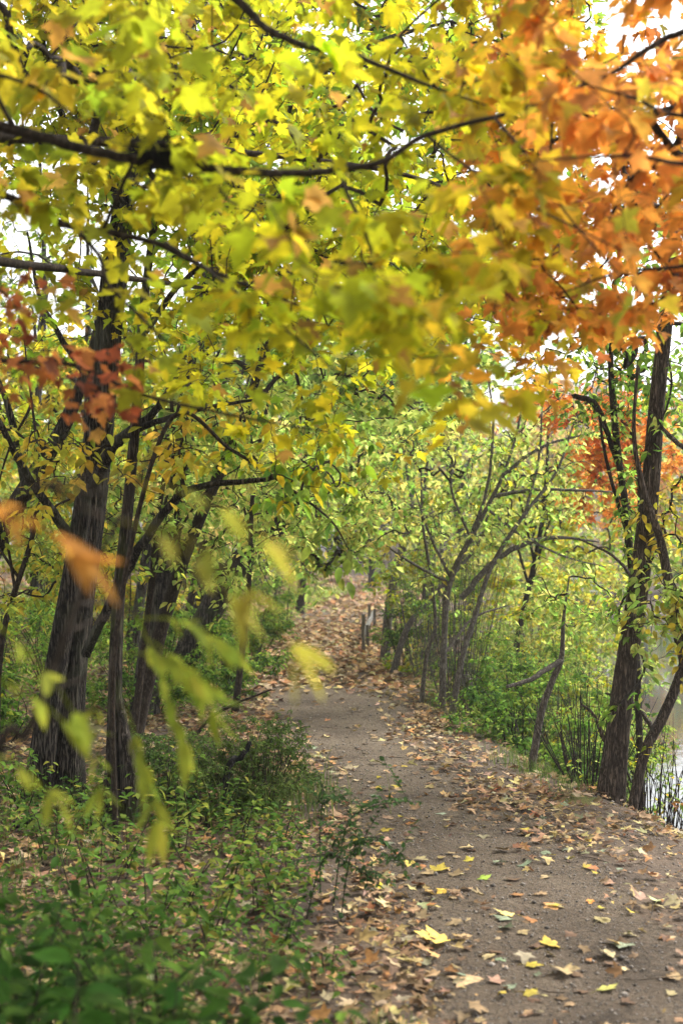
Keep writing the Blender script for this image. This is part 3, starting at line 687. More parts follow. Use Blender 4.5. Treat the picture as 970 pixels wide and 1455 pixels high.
make_tree('vine_stem', 'thin stem shaggy with green vine beside the brown bank trunk', 'tree', [(t1, px_r(d, 5, 5, 5, 5, 5, 4.5, 4, 2))],
          [(PL((880, 665, d), (860, 610, d), (845, 575, d), (815, 562, d)), px_r(d, 4, 4, 5, 4)), (PL((893, 770, d), (862, 660, d), (850, 590, d)), px_r(d, 3, 2.5, 1.5))],
          [dict(targets=np.vstack([np.array([P(np.interp(t, [0, 1], [900, 868]) + rng.normal(0, 9), np.interp(t, [0, 1], [830, 480]) + rng.normal(0, 8), d + rng.normal(0, .06)) for t in rng.uniform(0, 1, 150)]), clumpy(P(820, 600, d), (.35, .3, .25), 50, 8, (.1, .1, .08))]), per=4, kind='ovate', size=(.03, .06), colfn=cf(GREEN + LIME), rtip=.001, stalk=.03)], M_twig, ridge=.02, sides=10, flare=1.)
# vine on the bank trunk (hangs on it, a thing of its own)
vb = P(880, 1090, 8.1); vt = thing('climbing_vine', 'leafy green creeper climbing the brown bank trunk', 'vine', (vb[0], vb[1], gz1(vb[0], vb[1])))
path = []; 
for i, t in enumerate(np.linspace(0, 1, 40)):
    px = np.interp(t, [0, .2, .45, .7, 1], [868, 882, 903, 923, 945]); py = np.interp(t, [0, .2, .45, .7, 1], [1112, 1000, 860, 700, 460]); rr = np.interp(t, [0, 1], [.13, .07])
    path.append(P(px, py, 8.3) + np.array([math.cos(t * 21) * rr, math.sin(t * 21) * rr, 0]))
mb = MB(); tube(mb, np.array(path), np.full(40, .007), 6, jit=.3); mb.build('stem', M_twig, vt)
pa = np.array(path)[8:]; mb = MB()
crown(mb, pa, pa[rng.integers(0, len(pa), 110)] + rng.normal(0, .075, (110, 3)), per=3, kind='ovate', size=(.05, .09), colfn=cf(LIME + GREEN), rtip=.001, stalk=.03); mb.build('foliage', [M_leaf, M_twig], vt)

# ---- right: thin multi-stem trees between path and pond
d = 12.2
def bank_base(p): return to_ground(p)
t1 = bank_base(PL((627, 1000, d), (630, 930, d), (634, 850, d), (645, 810, d), (668, 765, d), (692, 720, d), (714, 675, d), (735, 610, d), (745, 540, d)))
t2 = bank_base(PL((597, 1000, d + .3), (606, 930, d + .3), (618, 890, d + .3), (612, 820, d + .3), (600, 740, d + .3), (598, 640, d + .3)))
t3 = bank_base(PL((640, 1005, d - .2), (655, 940, d - .2), (676, 870, d - .2), (700, 800, d - .2), (745, 730, d - .2), (790, 670, d - .1), (815, 600, d)))
L = [(PL((655, 850, d), (700, 800, d), (740, 775, d), (790, 764, d), (850, 770, d)), px_r(d, 5, 4.5, 4, 3, 1.2)), (PL((700, 705, d), (760, 696, d), (830, 697, d), (880, 700, d)), px_r(d, 3, 2.4, 1.8, 1)),
     (PL((690, 722, d), (740, 760, d), (800, 790, d), (860, 806, d)), px_r(d, 2.4, 2, 1.6, .8)), (PL((640, 820, d), (610, 760, d), (590, 700, d)), px_r(d, 3, 2.2, 1)), (PL((714, 675, d), (770, 635, d), (850, 612, d)), px_r(d, 3, 2.4, 1)),
     (PL((660, 780, d), (690, 700, d), (700, 600, d), (690, 520, d)), px_r(d, 3, 2.4, 2, 1)), (PL((745, 730, d - .2), (765, 650, d), (770, 560, d)), px_r(d, 2.6, 2, 1)), (PL((630, 930, d), (670, 880, d + .2), (720, 860, d + .3)), px_r(d, 2.4, 2, 1)),
     (PL((640, 830, d), (585, 800, d), (540, 770, d)), px_r(d, 2.4, 2, 1)), (PL((668, 765, d), (640, 690, d), (650, 620, d)), px_r(d, 2.2, 1.8, 1))]
make_tree('thin_tree', 'clump of three thin grey stems with long bare branches arching towards the pond', 'tree', [(t1, px_r(d, 5, 4.6, 5, 4.6, 3.8, 3.2, 2.5, 1.8, 1)), (t2, px_r(d, 3.6, 3, 3, 2.6, 2, 1)), (t3, px_r(d, 4.5, 4, 3.6, 3.2, 2.6, 2, 1))], L,
          [dict(targets=np.vstack([clumpy(P(690, 610, d), (1.2, .9, .6), 260, 40, (.14, .14, .1)), clumpy(P(760, 720, d), (.8, .7, .5), 120, 26, (.12, .12, .08)), clumpy(P(620, 740, d), (.6, .6, .6), 110, 20, (.12, .12, .1))]), per=4, kind='oval_low', size=(.05, .085), colfn=cf(LIME + [(.5, .46, .08)]), rtip=.0016, droop=.5, bend=.2)],
          M_twig_pale, ridge=.02, sides=10, flare=1.2)
d = 17
t1 = bank_base(PL((546, 930, d), (553, 860, d), (566, 800, d), (580, 755, d), (596, 735, d), (603, 690, d), (610, 620, d)))
make_tree('thin_tree', 'pale slender stem forking above the two wooden posts', 'tree', [(t1, px_r(d, 7, 6.5, 6, 5, 4, 3, 1.2))],
          [(PL((592, 738, d), (630, 722, d), (655, 690, d), (670, 640, d)), px_r(d, 4, 3, 2.4, 1.2)), (PL((560, 830, d), (530, 780, d), (515, 720, d)), px_r(d, 2.6, 2, 1)), (PL((572, 780, d), (545, 720, d), (550, 650, d)), px_r(d, 2.6, 2, 1))],
          [dict(targets=clumpy(P(590, 640, d), (1.2, 1., .9), 300, 36, (.2, .2, .15)), per=5, kind='oval_low', size=(.07, .11), colfn=cf(LIME + GREEN), rtip=.002, droop=.5)], M_twig_pale, ridge=.02, sides=9, flare=1.2)
d = 15.5
t1 = bank_base(PL((556, 955, d), (575, 900, d), (600, 862, d), (640, 820, d), (680, 770, d), (700, 700, d)))
make_tree('thin_tree', 'thin crooked stem slanting right behind the wooden posts', 'tree', [(t1, px_r(d, 4.5, 4.5, 4, 3, 2, 1))], [(PL((600, 862, d), (605, 790, d), (590, 720, d)), px_r(d, 3, 2, 1))],
          [dict(targets=clumpy(P(660, 740, d), (.9, .8, .6), 130, 22, (.17, .17, .12)), per=5, kind='oval_low', size=(.06, .1), colfn=cf(LIME), rtip=.002, droop=.5)], M_twig_pale, ridge=.02, sides=9, flare=1.2)
d = 9.2
t1 = bank_base(PL((752, 1062, d), (768, 1015, d), (785, 965, d), (797, 935, d), (800, 880, d), (808, 820, d)))
make_tree('thin_tree', 'small dark leaning tree with a snapped grey branch pointing at the path', 'tree', [(t1, px_r(d, 5, 5, 4.5, 4, 2.4, 1))],
          [(PL((797, 938, d), (775, 951, d - .1), (752, 966, d - .2), (720, 976, d - .3)), px_r(d, 4, 4, 3.6, 2.8))],
          [dict(targets=clumpy(P(800, 850, d), (.4, .4, .3), 70, 12, (.1, .1, .08)), per=5, kind='oval_low', size=(.05, .08), colfn=cf(LIME + GREEN), rtip=.0015)], M_twig_pale, ridge=.03, sides=10, flare=1.2)
# ---- small orange maple across from the bank trunk
d = 15
b = P(905, 0, d); t1 = to_ground(np.array([(b[0], d, -1), (b[0] - .05, d, .6), (b[0] + .05, d, 1.8), (b[0] - .1, d, 3.2), (b[0], d, 4.4)]))
make_tree('maple_tree', 'small orange-leaved maple standing beyond the vine-wound trunk', 'tree', [(t1, [.06, .05, .045, .03, .01])], [(np.array([t1[2], t1[2] + [-.5, 0, .5], t1[2] + [-1.0, 0, .8]]), [.025, .015, .005])],
          [dict(targets=np.vstack([clumpy(P(890, 640, d), (.75, .7, .95), 300, 30, (.18, .18, .14)), clumpy(P(790, 580, d), (.45, .4, .25), 60, 8, (.15, .15, .1))]), per=5, kind='maple_low', size=(.08, .12), colfn=cf(ORG), rtip=.002)], M_twig, ridge=.02, sides=8)

# ------------------------------------------------------------------ understory and background trees, each its own crown
def free_tree(name, label, x, y, h, cr, cz, ncl, per, kind_, size, colors, bark, r0, group=None, lean=(0, 0), nl=5, rt=.003, w=None):
    z = gz1(x, y)
    p = np.array([(x, y, z - .08), (x + lean[0] * .25, y + lean[1] * .25, z + h * .3), (x + lean[0] * .6 + rng.normal(0, .08), y + lean[1] * .6, z + h * .62), (x + lean[0], y + lean[1], z + h)])
    limbs = []; c = np.array([x + lean[0] * .8, y + lean[1] * .8, z + cz])
    for i in range(nl):
        t = rng.uniform(.3, .85); a = p[0] * (1 - t) + p[3] * t if t < .3 else np.array([np.interp(t, [0, .3, .62, 1], p[:, j]) for j in range(3)])
        e = cloud(c, np.array(cr) * .8, 1)[0]; m = (a + e) / 2 + [0, 0, .12 * h * .5]
        limbs.append((np.array([a, m, e]), [r0 * .45, r0 * .3, r0 * .1]))
    tg = clumpy(c, cr, ncl, max(5, ncl // 9), np.array(cr) * .17)
    tg[:, 2] = np.maximum(tg[:, 2], gz(tg[:, 0], tg[:, 1]) + .15)
    return make_tree(name, label, 'tree', [(p, [r0, r0 * .85, r0 * .6, r0 * .15])], limbs, [dict(targets=tg, per=per, kind=kind_, size=size, colfn=cf(colors, w), rtip=rt, droop=.6, maxr=r0 * .4)], bark, group, .03, 10)

G = 'trees growing along the woodland path'
free_tree('understory_tree', 'leafy green-yellow young tree arching over the path behind the bright maple leaves', -1.6, 9.5, 4.2, (1.5, 1.2, .7), 2.75, 280, 6, 'maple_low', (.07, .11), LIME + [(.5, .5, .1)], M_twig, .06, G, (1.4, .4), rt=.002)
free_tree('understory_tree', 'bushy yellow-green young tree veiling the tall grey-brown trunk', -1.55, 9.3, 3.2, (.95, .8, .75), 1.75, 300, 6, 'ovate', (.05, .08), LIME, M_twig, .03, G, (.5, 0), rt=.0015)
free_tree('understory_tree', 'low yellowish young tree between the leaning trunk and the twin stems', -2.35, 8.6, 2.9, (.8, .7, .8), 1.5, 230, 6, 'ovate', (.05, .08), [(.40, .38, .05), (.30, .36, .05), (.48, .40, .05), (.2, .28, .04)], M_twig, .025, G, (.2, 0), rt=.0015)
free_tree('understory_tree', 'young green-gold tree filling the gap above the crooked trunk', -.95, 11.2, 3.6, (1.0, .8, .7), 2.2, 280, 6, 'ovate', (.06, .09), LIME + [(.52, .48, .1)], M_twig, .03, G, (.5, 0), rt=.0015)
free_tree('understory_tree', 'young tree with pale orange and yellow leaves leaning to the path over the shrubs', -1.9, 14.5, 3.6, (1.1, 1., 1.0), 2.0, 320, 6, 'maple_low', (.07, .11), LIME + [(.62, .44, .18), (.6, .5, .18)], M_twig, .05, G, (.9, 0), rt=.002)
free_tree('understory_tree', 'green bushy tree just left of the far end of the path', -2.2, 19, 4.6, (1.6, 1.3, 1.5), 2.6, 380, 6, 'wide_low', (.09, .14), GREEN + LIME, M_twig, .07, G, (.8, 0))
free_tree('understory_tree', 'yellow-green tree whose crown closes over the far bend of the path', -.9, 27, 6.5, (2.2, 1.8, 2.2), 4.2, 480, 6, 'wide_low', (.12, .18), LIME + YG, M_twig, .09, G, (.8, 0))
free_tree('understory_tree', 'lime green tree closing the view beyond the end of the path', 1.0, 42, 8, (3.0, 2, 3.2), 4.2, 520, 6, 'wide_low', (.16, .24), LIME + YEL, M_twig, .12, G)
free_tree('understory_tree', 'pale yellow tree at the bend to the left of the lime one', -2.6, 37, 8, (2.6, 2, 3.0), 4.2, 460, 6, 'wide_low', (.16, .22), YG + YEL, M_twig, .12, G)
free_tree('understory_tree', 'tall green tree overhanging the path between posts and bright canopy', 1.5, 20.5, 6.5, (2.0, 1.6, 1.5), 4.6, 420, 6, 'wide_low', (.1, .15), LIME + GREEN, M_twig_pale, .045, G, (-1.0, 0))
free_tree('understory_tree', 'airy yellow-green tree leaning over the pond past the thin grey stems', 2.2, 17, 5.6, (1.4, 1.2, 1.0), 3.7, 240, 5, 'wide_low', (.08, .12), LIME + YG, M_twig, .05, G, (.6, 0))
free_tree('understory_tree', 'yellow leaved tree standing left of the leaning trunk in the wood', -4.4, 13, 5.5, (1.4, 1.3, 1.1), 3.2, 260, 5, 'wide_low', (.08, .12), YG + YEL, M_bark, .06, G)
free_tree('understory_tree', 'yellow-green tree behind the twin-stemmed trunk', -3.4, 17, 6.5, (1.6, 1.5, 1.8), 3.2, 380, 6, 'wide_low', (.09, .14), YG + YEL + LIME, M_bark, .07, G)
free_tree('understory_tree', 'green crowned tree between the tall grey trunk and the crooked one', -2.6, 23, 8, (2.2, 1.8, 2.6), 4.8, 520, 6, 'wide_low', (.11, .16), GREEN + YG, M_bark, .1, G)
free_tree('understory_tree', 'golden tree far back in the wood left of the twin stems', -8.2, 27, 8.0, (2.4, 2, 2.2), 3.6, 360, 6, 'wide_low', (.13, .2), YEL + YG, M_bark, .12, G)
free_tree('understory_tree', 'tall yellow-green tree high behind the tall grey trunk', -2.6, 15.5, 9, (2.2, 1.6, 1.9), 6.6, 480, 6, 'wide_low', (.11, .16), YG + LIME, M_bark, .07, G, (1.8, 0))
free_tree('understory_tree', 'tall bright green tree whose top shows through gaps above the path', 2.9, 25.5, 11.5, (2.8, 2, 2.6), 8.0, 520, 6, 'wide_low', (.14, .2), LIME + GREEN, M_bark, .10, G, (-2.0, 0))
free_tree('understory_tree', 'tall tree with thin green crown above the sky gap beside the orange leaves', 6.3, 19, 9.5, (1.8, 1.6, 1.8), 7.6, 240, 5, 'wide_low', (.1, .15), GREEN + LIME, M_bark, .1, G)
free_tree('understory_tree', 'sparse tree with small green leaves against the white sky at left', -4.6, 19, 8.5, (1.6, 1.4, 1.9), 5.6, 170, 4, 'wide_low', (.08, .12), LIME + GREEN, M_bark, .07, G)
for i, (x, y, h, rr, z0, cc, lb) in enumerate([
    (-6.5, 33, 9, 2.6, 4.4, YG + LIME, 'broad yellow-green tree in the back of the wood'), (-11, 38, 10, 3, 4.6, YEL + LIME, 'pale golden tree standing furthest left in the wood'),
    (-5.5, 46, 11, 3.2, 5.2, LIME + YG, 'lime tree far behind the tall grey trunk'), (-14.5, 50, 11, 3.4, 5, YEL, 'yellow tree at the back edge of the clearing'),
    (-9, 58, 12, 3.6, 5.6, YG + GREEN, 'green-gold tree deepest in the wood'), (-1.5, 56, 13, 3.8, 6.2, LIME, 'bright green tree far beyond the bend of the path'),
    (3.6, 50, 11, 3.0, 5.0, LIME + YEL, 'yellow-lime tree on the far shore right of the path end')]):
    free_tree('background_tree', lb, x, y, h, (rr, rr * .8, rr * 1.1), z0, 340, 6, 'wide_low', (.2, .3), cc, M_bark, .13, 'trees at the back of the wood', rt=.005)

# far shore: individual trees, then the far-off wood as one mass
FS = [(7.5, 53, 7, 2.3, LIME + YEL, 'pale lime tree on the far shore behind the white bench'), (13.2, 55, 8, 2.4, ORG + YEL, 'orange tree on the far shore'), (10.3, 62, 8, 2.4, YEL + [(.6, .38, .12)], 'gold and peach tree on the far slope'),
      (17, 57, 8, 2.6, YG + LIME, 'yellow-green tree on the far shore past the orange one'), (5.2, 66, 9, 3., LIME, 'light green tree up the far slope'), (20.5, 60, 9, 3, ORG + RED, 'rust red tree on the far shore'), (14.5, 70, 9, 2.8, YEL, 'yellow tree up the far slope above the orange one')]
for x, y, h, rr, cc, lb in FS:
    free_tree('far_shore_tree', lb, x, y, h, (rr, rr * .8, rr * 1.1), h * .55, 260, 6, 'wide_low', (.22, .34), cc, M_bark, .12, 'trees on the far shore', rt=.005)
mb = MB()
for i in range(210):
    if i < 120: x = rng.uniform(-2, 75); y = rng.uniform(74, 135)
    else: x = rng.uniform(-85, 4); y = rng.uniform(62, 120)
    z = gz1(x, y); h = rng.uniform(6, 10) if x > 0 else rng.uniform(7, 12)
    pc = [YG, LIME, YEL, ORG, [(.25, .22, .16), (.33, .27, .2)], [(.55, .38, .14), (.5, .3, .1)]][rng.choice(6, p=[.2, .22, .24, .1, .14, .1])]
    bare = rng.uniform() < .3
    tube(mb, np.array([(x, y, z - .2), (x + rng.normal(0, .3), y, z + h * .5), (x + rng.normal(0, .6), y, z + h)]), [.22, .15, .04], 5, (.8, .8, .8), 1)
    for _ in range(5):
        t = rng.uniform(.3, .8); a = rng.uniform(0, 6.28); q = np.array([x, y, z + h * t]); e = q + [math.cos(a) * 2.2, math.sin(a) * 2.2, h * .22]
        tube(mb, np.array([q, (q + e) / 2 + [0, 0, .2], e]), [.09, .06, .02], 4, (.8, .8, .8), 1)
    n = 260 if bare else 620
    pos = clumpy((x, y, z + h * .6), (2.6, 2.2, h * .4), n, 22, (.5, .5, .4)); tip, nor = rand_dirs(n, .5)
    leaves(mb, 'wide_low', pos, tip, nor, rng.uniform(.3, .55, n), pal(pc, n))
for i in range(90):
    x = rng.uniform(3, 40); y = rng.uniform(49.5, 76); z = gz1(x, y); h = rng.uniform(1.2, 3.2); n = 170
    pos = clumpy((x, y, z + h * .5), (1.6, 1.4, h * .55), n, 12, (.35, .35, .25)); pos[:, 2] = np.maximum(pos[:, 2], z + .1); tip, nor = rand_dirs(n, .4)
    leaves(mb, 'wide_low', pos, tip, nor, rng.uniform(.16, .3, n), pal([LIME, YG, YEL, [(.3, .24, .16), (.4, .28, .14)], BR][rng.integers(0, 5)], n))
kind(mb.build('far_woods', [M_leaf, M_bark]), 'stuff')

# ------------------------------------------------------------------ shrubs and plants
def shrub(name, label, cat, x, y, h, rad, nst, ncl, per, kind_, size, colors, group=None, stemr=.006, lean=(0, 0), stem_mat=None, lmat=None, low=.15, w=None, droop=.4):
    z = gz1(x, y); root = thing(name, label, cat, (x, y, z), group)
    mb = MB(); nodes = []
    for i in range(nst):
        a = rng.uniform(0, 6.28); q = rng.uniform(.1, 1) * rad; hh = h * rng.uniform(.6, 1.)
        b = np.array([x + math.cos(a) * rad * .2, y + math.sin(a) * rad * .2, 0]); b[2] = gz1(b[0], b[1]) - .03
        e = np.array([x + math.cos(a) * q + lean[0] * hh, y + math.sin(a) * q + lean[1] * hh, z + hh])
        m = (b * .5 + e * .5) + [rng.normal(0, .1 * rad), rng.normal(0, .1 * rad), .1 * hh]
        p, r = smooth_line(np.array([b, m, e]), np.array([stemr, stemr * .7, stemr * .3]), 5); tube(mb, p, r, 5, jit=.3); nodes.append(p[2:])
    mb.build('stems', stem_mat or M_twig, root)
    nodes = np.vstack(nodes)
    kc = max(4, ncl // 12); ce = nodes[rng.integers(0, len(nodes), kc)] + rng.normal(0, 1, (kc, 3)) * np.array([rad * .3, rad * .3, h * .12])
    tg = ce[rng.integers(0, kc, ncl)] + rng.normal(0, 1, (ncl, 3)) * np.array([rad * .12, rad * .12, min(h * .06, rad * .09)])
    tg[:, 2] = np.maximum(tg[:, 2], gz(tg[:, 0], tg[:, 1]) + .03)
    mb = MB(); crown(mb, nodes, tg, per, kind_, size, cf(colors, w), rtip=min(.0012, stemr * .3), stalk=size[0] * .5, droop=droop, maxr=stemr * .5)
    mb.build('foliage', [lmat or M_leaf_dull, M_twig], root); return root

SG = [(.06, .135, .022), (.10, .19, .03), (.14, .23, .035), (.045, .09, .018)]
R = 'shrubs on the bank between path and pond'
for x, y, h, rad, n, c, lb in [
    (1.15, 13.2, 1.2, .55, 260, BR, 'bright green shrub at the foot of the three thin stems'), (1.75, 12.2, 1.35, .7, 380, BR, 'tall light green shrub with yellowing tips on the bank'),
    (1.5, 10.9, .8, .5, 260, SG + BR, 'low green shrub right by the leafy path margin'), (2.3, 11.2, 1.5, .7, 380, BR + LIME, 'lush lime green shrub left of the vine-wound trunk'),
    (1.85, 9.7, .75, .45, 220, SG, 'dark green low shrub under the snapped grey branch'), (2.7, 13.4, 2.1, .9, 420, LIME, 'high pale green shrub standing in front of the water'),
    (2.2, 11.9, 1.9, .5, 300, LIME + YG, 'yellow-green shrub directly behind the vine-wound trunk'), (.85, 16.2, 1.1, .5, 260, BR + SG, 'shrub behind the thin crooked stem'),
    (1.3, 18, 2.2, .9, 360, LIME + BR, 'tall airy shrub behind the wooden posts'), (1.05, 21, 1.5, .7, 260, BR, 'green shrub following the posts along the path'),
    (2.3, 15.5, 2.4, 1., 420, LIME, 'big light shrub between thin stems and pond'), (1.9, 24, 2.2, 1., 320, LIME + YG, 'far light green shrub where the path bends'),
    (3.0, 16.6, 2.4, .8, 340, LIME + YEL, 'yellowing shrub at the waterline'), (2.75, 9.6, .9, .3, 40, YG + LIME, 'thin yellow-green shrub behind the leaning stem over the pond')]:
    shrub('bank_shrub', lb, 'shrub', x, y, h, rad, 16, n, 8, 'oval_low', (.035, .07), c, R)
for x, y, h, rad, n, c, lb in [
    (1.6, 16.2, 2.4, .9, 480, LIME + YG, 'pale lime shrub rising between the thin grey stems'), (2.55, 12.6, 1.8, .65, 420, BR + LIME, 'full green shrub left of the vine-wound trunk near the water'), (1.5, 12.0, 1.0, .5, 420, SG + BR, 'deep green shrub with fine leaves along the bank margin'),
    (3.2, 17.5, 3.2, 1.1, 520, LIME + YG, 'tall lime shrub in front of the pond under the arching bare branch'), (2.6, 20, 3.6, 1.2, 520, LIME + [(.5, .44, .1)], 'tall yellow-green shrub right of the airy shrub behind the posts'),
    (3.2, 20, 3.4, 1.0, 480, LIME + YEL, 'tall pale shrub hiding the pond beside the orange maple'), (4.6, 24, 3.4, 1.2, 420, YG + YEL, 'yellow shrub by the water right of the vine-wound trunk'), (3.6, 25, 4.4, 1.6, 560, LIME + YG, 'broad bright thicket at the water before the far shore'),
    (5.2, 29, 4.0, 1.3, 520, LIME + BR, 'light green thicket at the water below the far shore trees'), (2.9, 32, 4.5, 1.6, 480, LIME + YEL, 'pale thicket closing the path bend on the water side'), (2.0, 14.2, 1.7, .8, 420, BR + LIME, 'leafy green shrub between the three thin stems and the pond'),
    (2.15, 10.4, 1.25, .6, 420, BR, 'rich green shrub behind the small leaning tree')]:
    shrub('bank_shrub', lb, 'shrub', x, y, h, rad, 18, n, 8, 'oval_low', (.04, .075) if y < 16 else (.06, .11), c, R, lmat=M_leaf if y > 16 else None)
for x, y, h, rad, n, c, lb in [
    (-4.2, 19, 2.4, 1.2, 420, YG + LIME, 'yellow-green thicket right behind the twin stems'), (-6.2, 18, 2.6, 1.3, 420, YEL + LIME, 'golden thicket at the far side of the leafy clearing'), (-5.2, 24, 3.2, 1.6, 460, LIME + YG, 'tall lime thicket deeper in the wood'),
    (-8.5, 22, 3.2, 1.7, 460, YEL + YG, 'tall yellow thicket furthest left'), (-3.0, 27, 3.4, 1.6, 460, LIME + GREEN, 'green thicket behind the crooked trunk'), (-7, 31, 4, 2, 460, YEL + LIME, 'pale yellow thicket deep in the wood'),
    (-11, 30, 4, 2.1, 460, YEL, 'bright yellow thicket at the back left'), (-2.9, 17.2, 1.9, 1, 420, YEL + YG, 'yellow shrub between tall grey trunk and crooked trunk'), (-4.2, 36, 4.4, 2.1, 460, LIME + YEL, 'lime and yellow thicket left of the path bend'), (-1.9, 32, 3.6, 1.4, 420, LIME + YG, 'light thicket just left where the path vanishes')]:
    shrub('woodland_thicket', lb, 'shrub', x, y, h, rad, 20, n, 8, 'oval_low', (.07, .13) if y < 23 else (.11, .19), c, 'thickets in the wood left of the path', stemr=.012, lmat=M_leaf)
# brambles: bare canes by the water
for x, y, h, rad, n, lb in [(1.9, 11.6, 1.5, .7, 50, 'grey-brown twiggy thicket amid the bright bank shrubs'), (1.0, 15.0, 1.9, .6, 44, 'bare thicket standing behind the thin crooked stem'), (1.72, 8.9, .85, .5, 44, 'tangle of bare brown brambles left of the vine-wound trunk'), (2.3, 8.0, .9, .5, 34, 'dark bramble canes in front of the bright water'), (2.2, 10.0, .9, .5, 24, 'brown bramble tangle behind the snapped branch'),
                            (1.15, 12.7, 2.2, .7, 60, 'bare twiggy thicket around the three thin stems'), (2.1, 8.5, .95, .45, 40, 'dark tangle of canes right of the leaning stem over the water'), (2.6, 8.9, 1.2, .6, 60, 'bare dark thicket over the pond at the right')]:
    shrub('bramble', lb, 'bramble', x, y, h, rad, n, 70, 2, 'oval_low', (.03, .055), YG + LIME + [(.3, .15, .05)], 'brambles along the water', stemr=.0038 if y > 9.5 else .005, stem_mat=M_twig_pale if y > 9.5 else M_twig)
Lg = 'green shrubs left of the path'
for x, y, h, rad, n, c, lb in [
    (-1.25, 12.6, .75, .55, 420, BR + SG, 'bright green shrub at the left margin of the path'), (-1.15, 15.5, .8, .55, 340, BR + SG, 'second green shrub along the left path margin'), (-1.3, 18.6, 1.0, .6, 300, BR, 'rounded green shrub further up the left path margin'),
    (-2.0, 13.6, .95, .7, 420, SG + BR, 'dark green shrub under the crooked trunk'), (-1.75, 11.3, .6, .55, 360, SG + BR, 'low spreading green shrub before the crooked trunk'), (-2.7, 12.3, .9, .6, 300, BR, 'green shrub at the foot of the tall grey trunk'),
    (-3.4, 11.6, .8, .6, 260, BR + YG, 'green shrub seen between slim and twin-stemmed trees'), (-3.6, 14.6, 1.1, .8, 320, BR, 'light green shrub beyond the twin stems'), (-4.6, 13.2, 1.2, .8, 300, BR + YG, 'yellow-green shrub at the back of the leafy clearing'),
    (-1.05, 22.5, 1.1, .6, 260, BR + LIME, 'small green shrub near the far bend on the left'), (-.95, 29, 1.2, .7, 240, LIME, 'pale shrub where the path vanishes'), (-2.6, 9.8, .5, .45, 200, SG + BR, 'low green shrub at the far edge of the leafy clearing')]:
    shrub('woodland_shrub', lb, 'shrub', x, y, h, rad, 15, n, 8, 'oval_low', (.035, .07), c, Lg)
# dense fine-leaved clump beside the path, grass blades through it
def blades(mb, x, y, h, col, w=.004):
    n = len(x); a = rng.uniform(0, 6.28, n); z = gz(x, y); b = np.stack([x, y, z], 1)
    side = np.stack([np.cos(a), np.sin(a), 0 * a], 1) * w; ben = np.stack([-np.sin(a), np.cos(a), 0 * a], 1) * (h * rng.uniform(.15, .7, n))[:, None]
    m = b + ben * .35 + np.stack([0 * a, 0 * a, h * .6], 1); t = b + ben + np.stack([0 * a, 0 * a, h * .95], 1)
    v = np.stack([b - side, b + side, m - side * .7, m + side * .7, t], 1).reshape(-1, 3)
    k = (np.arange(n) * 5)[:, None]; mb.add(v, np.concatenate([np.array([[0, 1, 3]]) + k, np.array([[0, 3, 2]]) + k, np.array([[2, 3, 4]]) + k]), np.repeat(col, 5, 0))
shrub('honeysuckle_bush', 'low dense fine-leaved green bush beside the path bend', 'bush', -.50, 7.15, .5, .36, 90, 1500, 8, 'oval_low', (.014, .03), [(.06, .10, .02), (.09, .14, .03), (.13, .17, .04)], stemr=.003)
shrub('honeysuckle_bush', 'smaller fine-leaved bush behind a charred stick', 'bush', -1.0, 7.5, .42, .42, 70, 1000, 8, 'oval_low', (.014, .03), [(.06, .11, .025), (.09, .15, .035)], stemr=.003)
# charred stick
sb = P(318, 1125, 6.75); root_z = gz1(sb[0], sb[1])
mb = MB(); p, r = smooth_line(np.vstack([[sb[0], sb[1], root_z - .03], P(325, 1090, 6.8), P(342, 1076, 6.85), P(357, 1052, 6.9)]), px_r(7, 5, 4.5, 4.5, 3), 4); tube(mb, p, r, 9, jit=.25, ridge=.06)
M_char = bark_mat('charred_wood', (.006, .006, .006), (.045, .04, .036), 40, .2, .8)
tag(mb.build('charred_stick', M_char, None, (sb[0], sb[1], root_z)), 'short blackened stick poking out of the fine-leaved bush', 'stick')
# arching bare cane left of bush
b0 = P(255, 1085, 8.6); mb = MB(); pts = np.vstack([[b0[0], b0[1], gz1(b0[0], b0[1]) - .03], P(275, 1050, 8.5), P(300, 1020, 8.4), P(335, 1000, 8.3), P(385, 980, 8.2)]); p, r = smooth_line(pts, px_r(8.4, 3, 2.6, 2.3, 2, 1), 5); tube(mb, p, r, 6, jit=.2)
tag(mb.build('bare_cane', M_twig, None, (b0[0], b0[1], gz1(b0[0], b0[1]))), 'bare thin cane arching towards the path over the leafy clearing', 'twig')
# fallen pole on the litter by the trunks
mb = MB(); a = P(20, 1160, 6.6); a[2] = gz1(a[0], a[1]) + .06; bq = P(300, 1130, 7.0); bq[2] = gz1(bq[0], bq[1]) + .1
p, r = smooth_line(np.vstack([a, (a + bq) / 2 + [0, 0, .1], bq]), np.array([.022, .018, .012]), 6); tube(mb, p, r, 8, jit=.2)
tag(mb.build('fallen_branch', M_bark, None, (a[0], a[1], gz1(a[0], a[1]))), 'long fallen branch lying across the feet of the left trunks', 'branch')

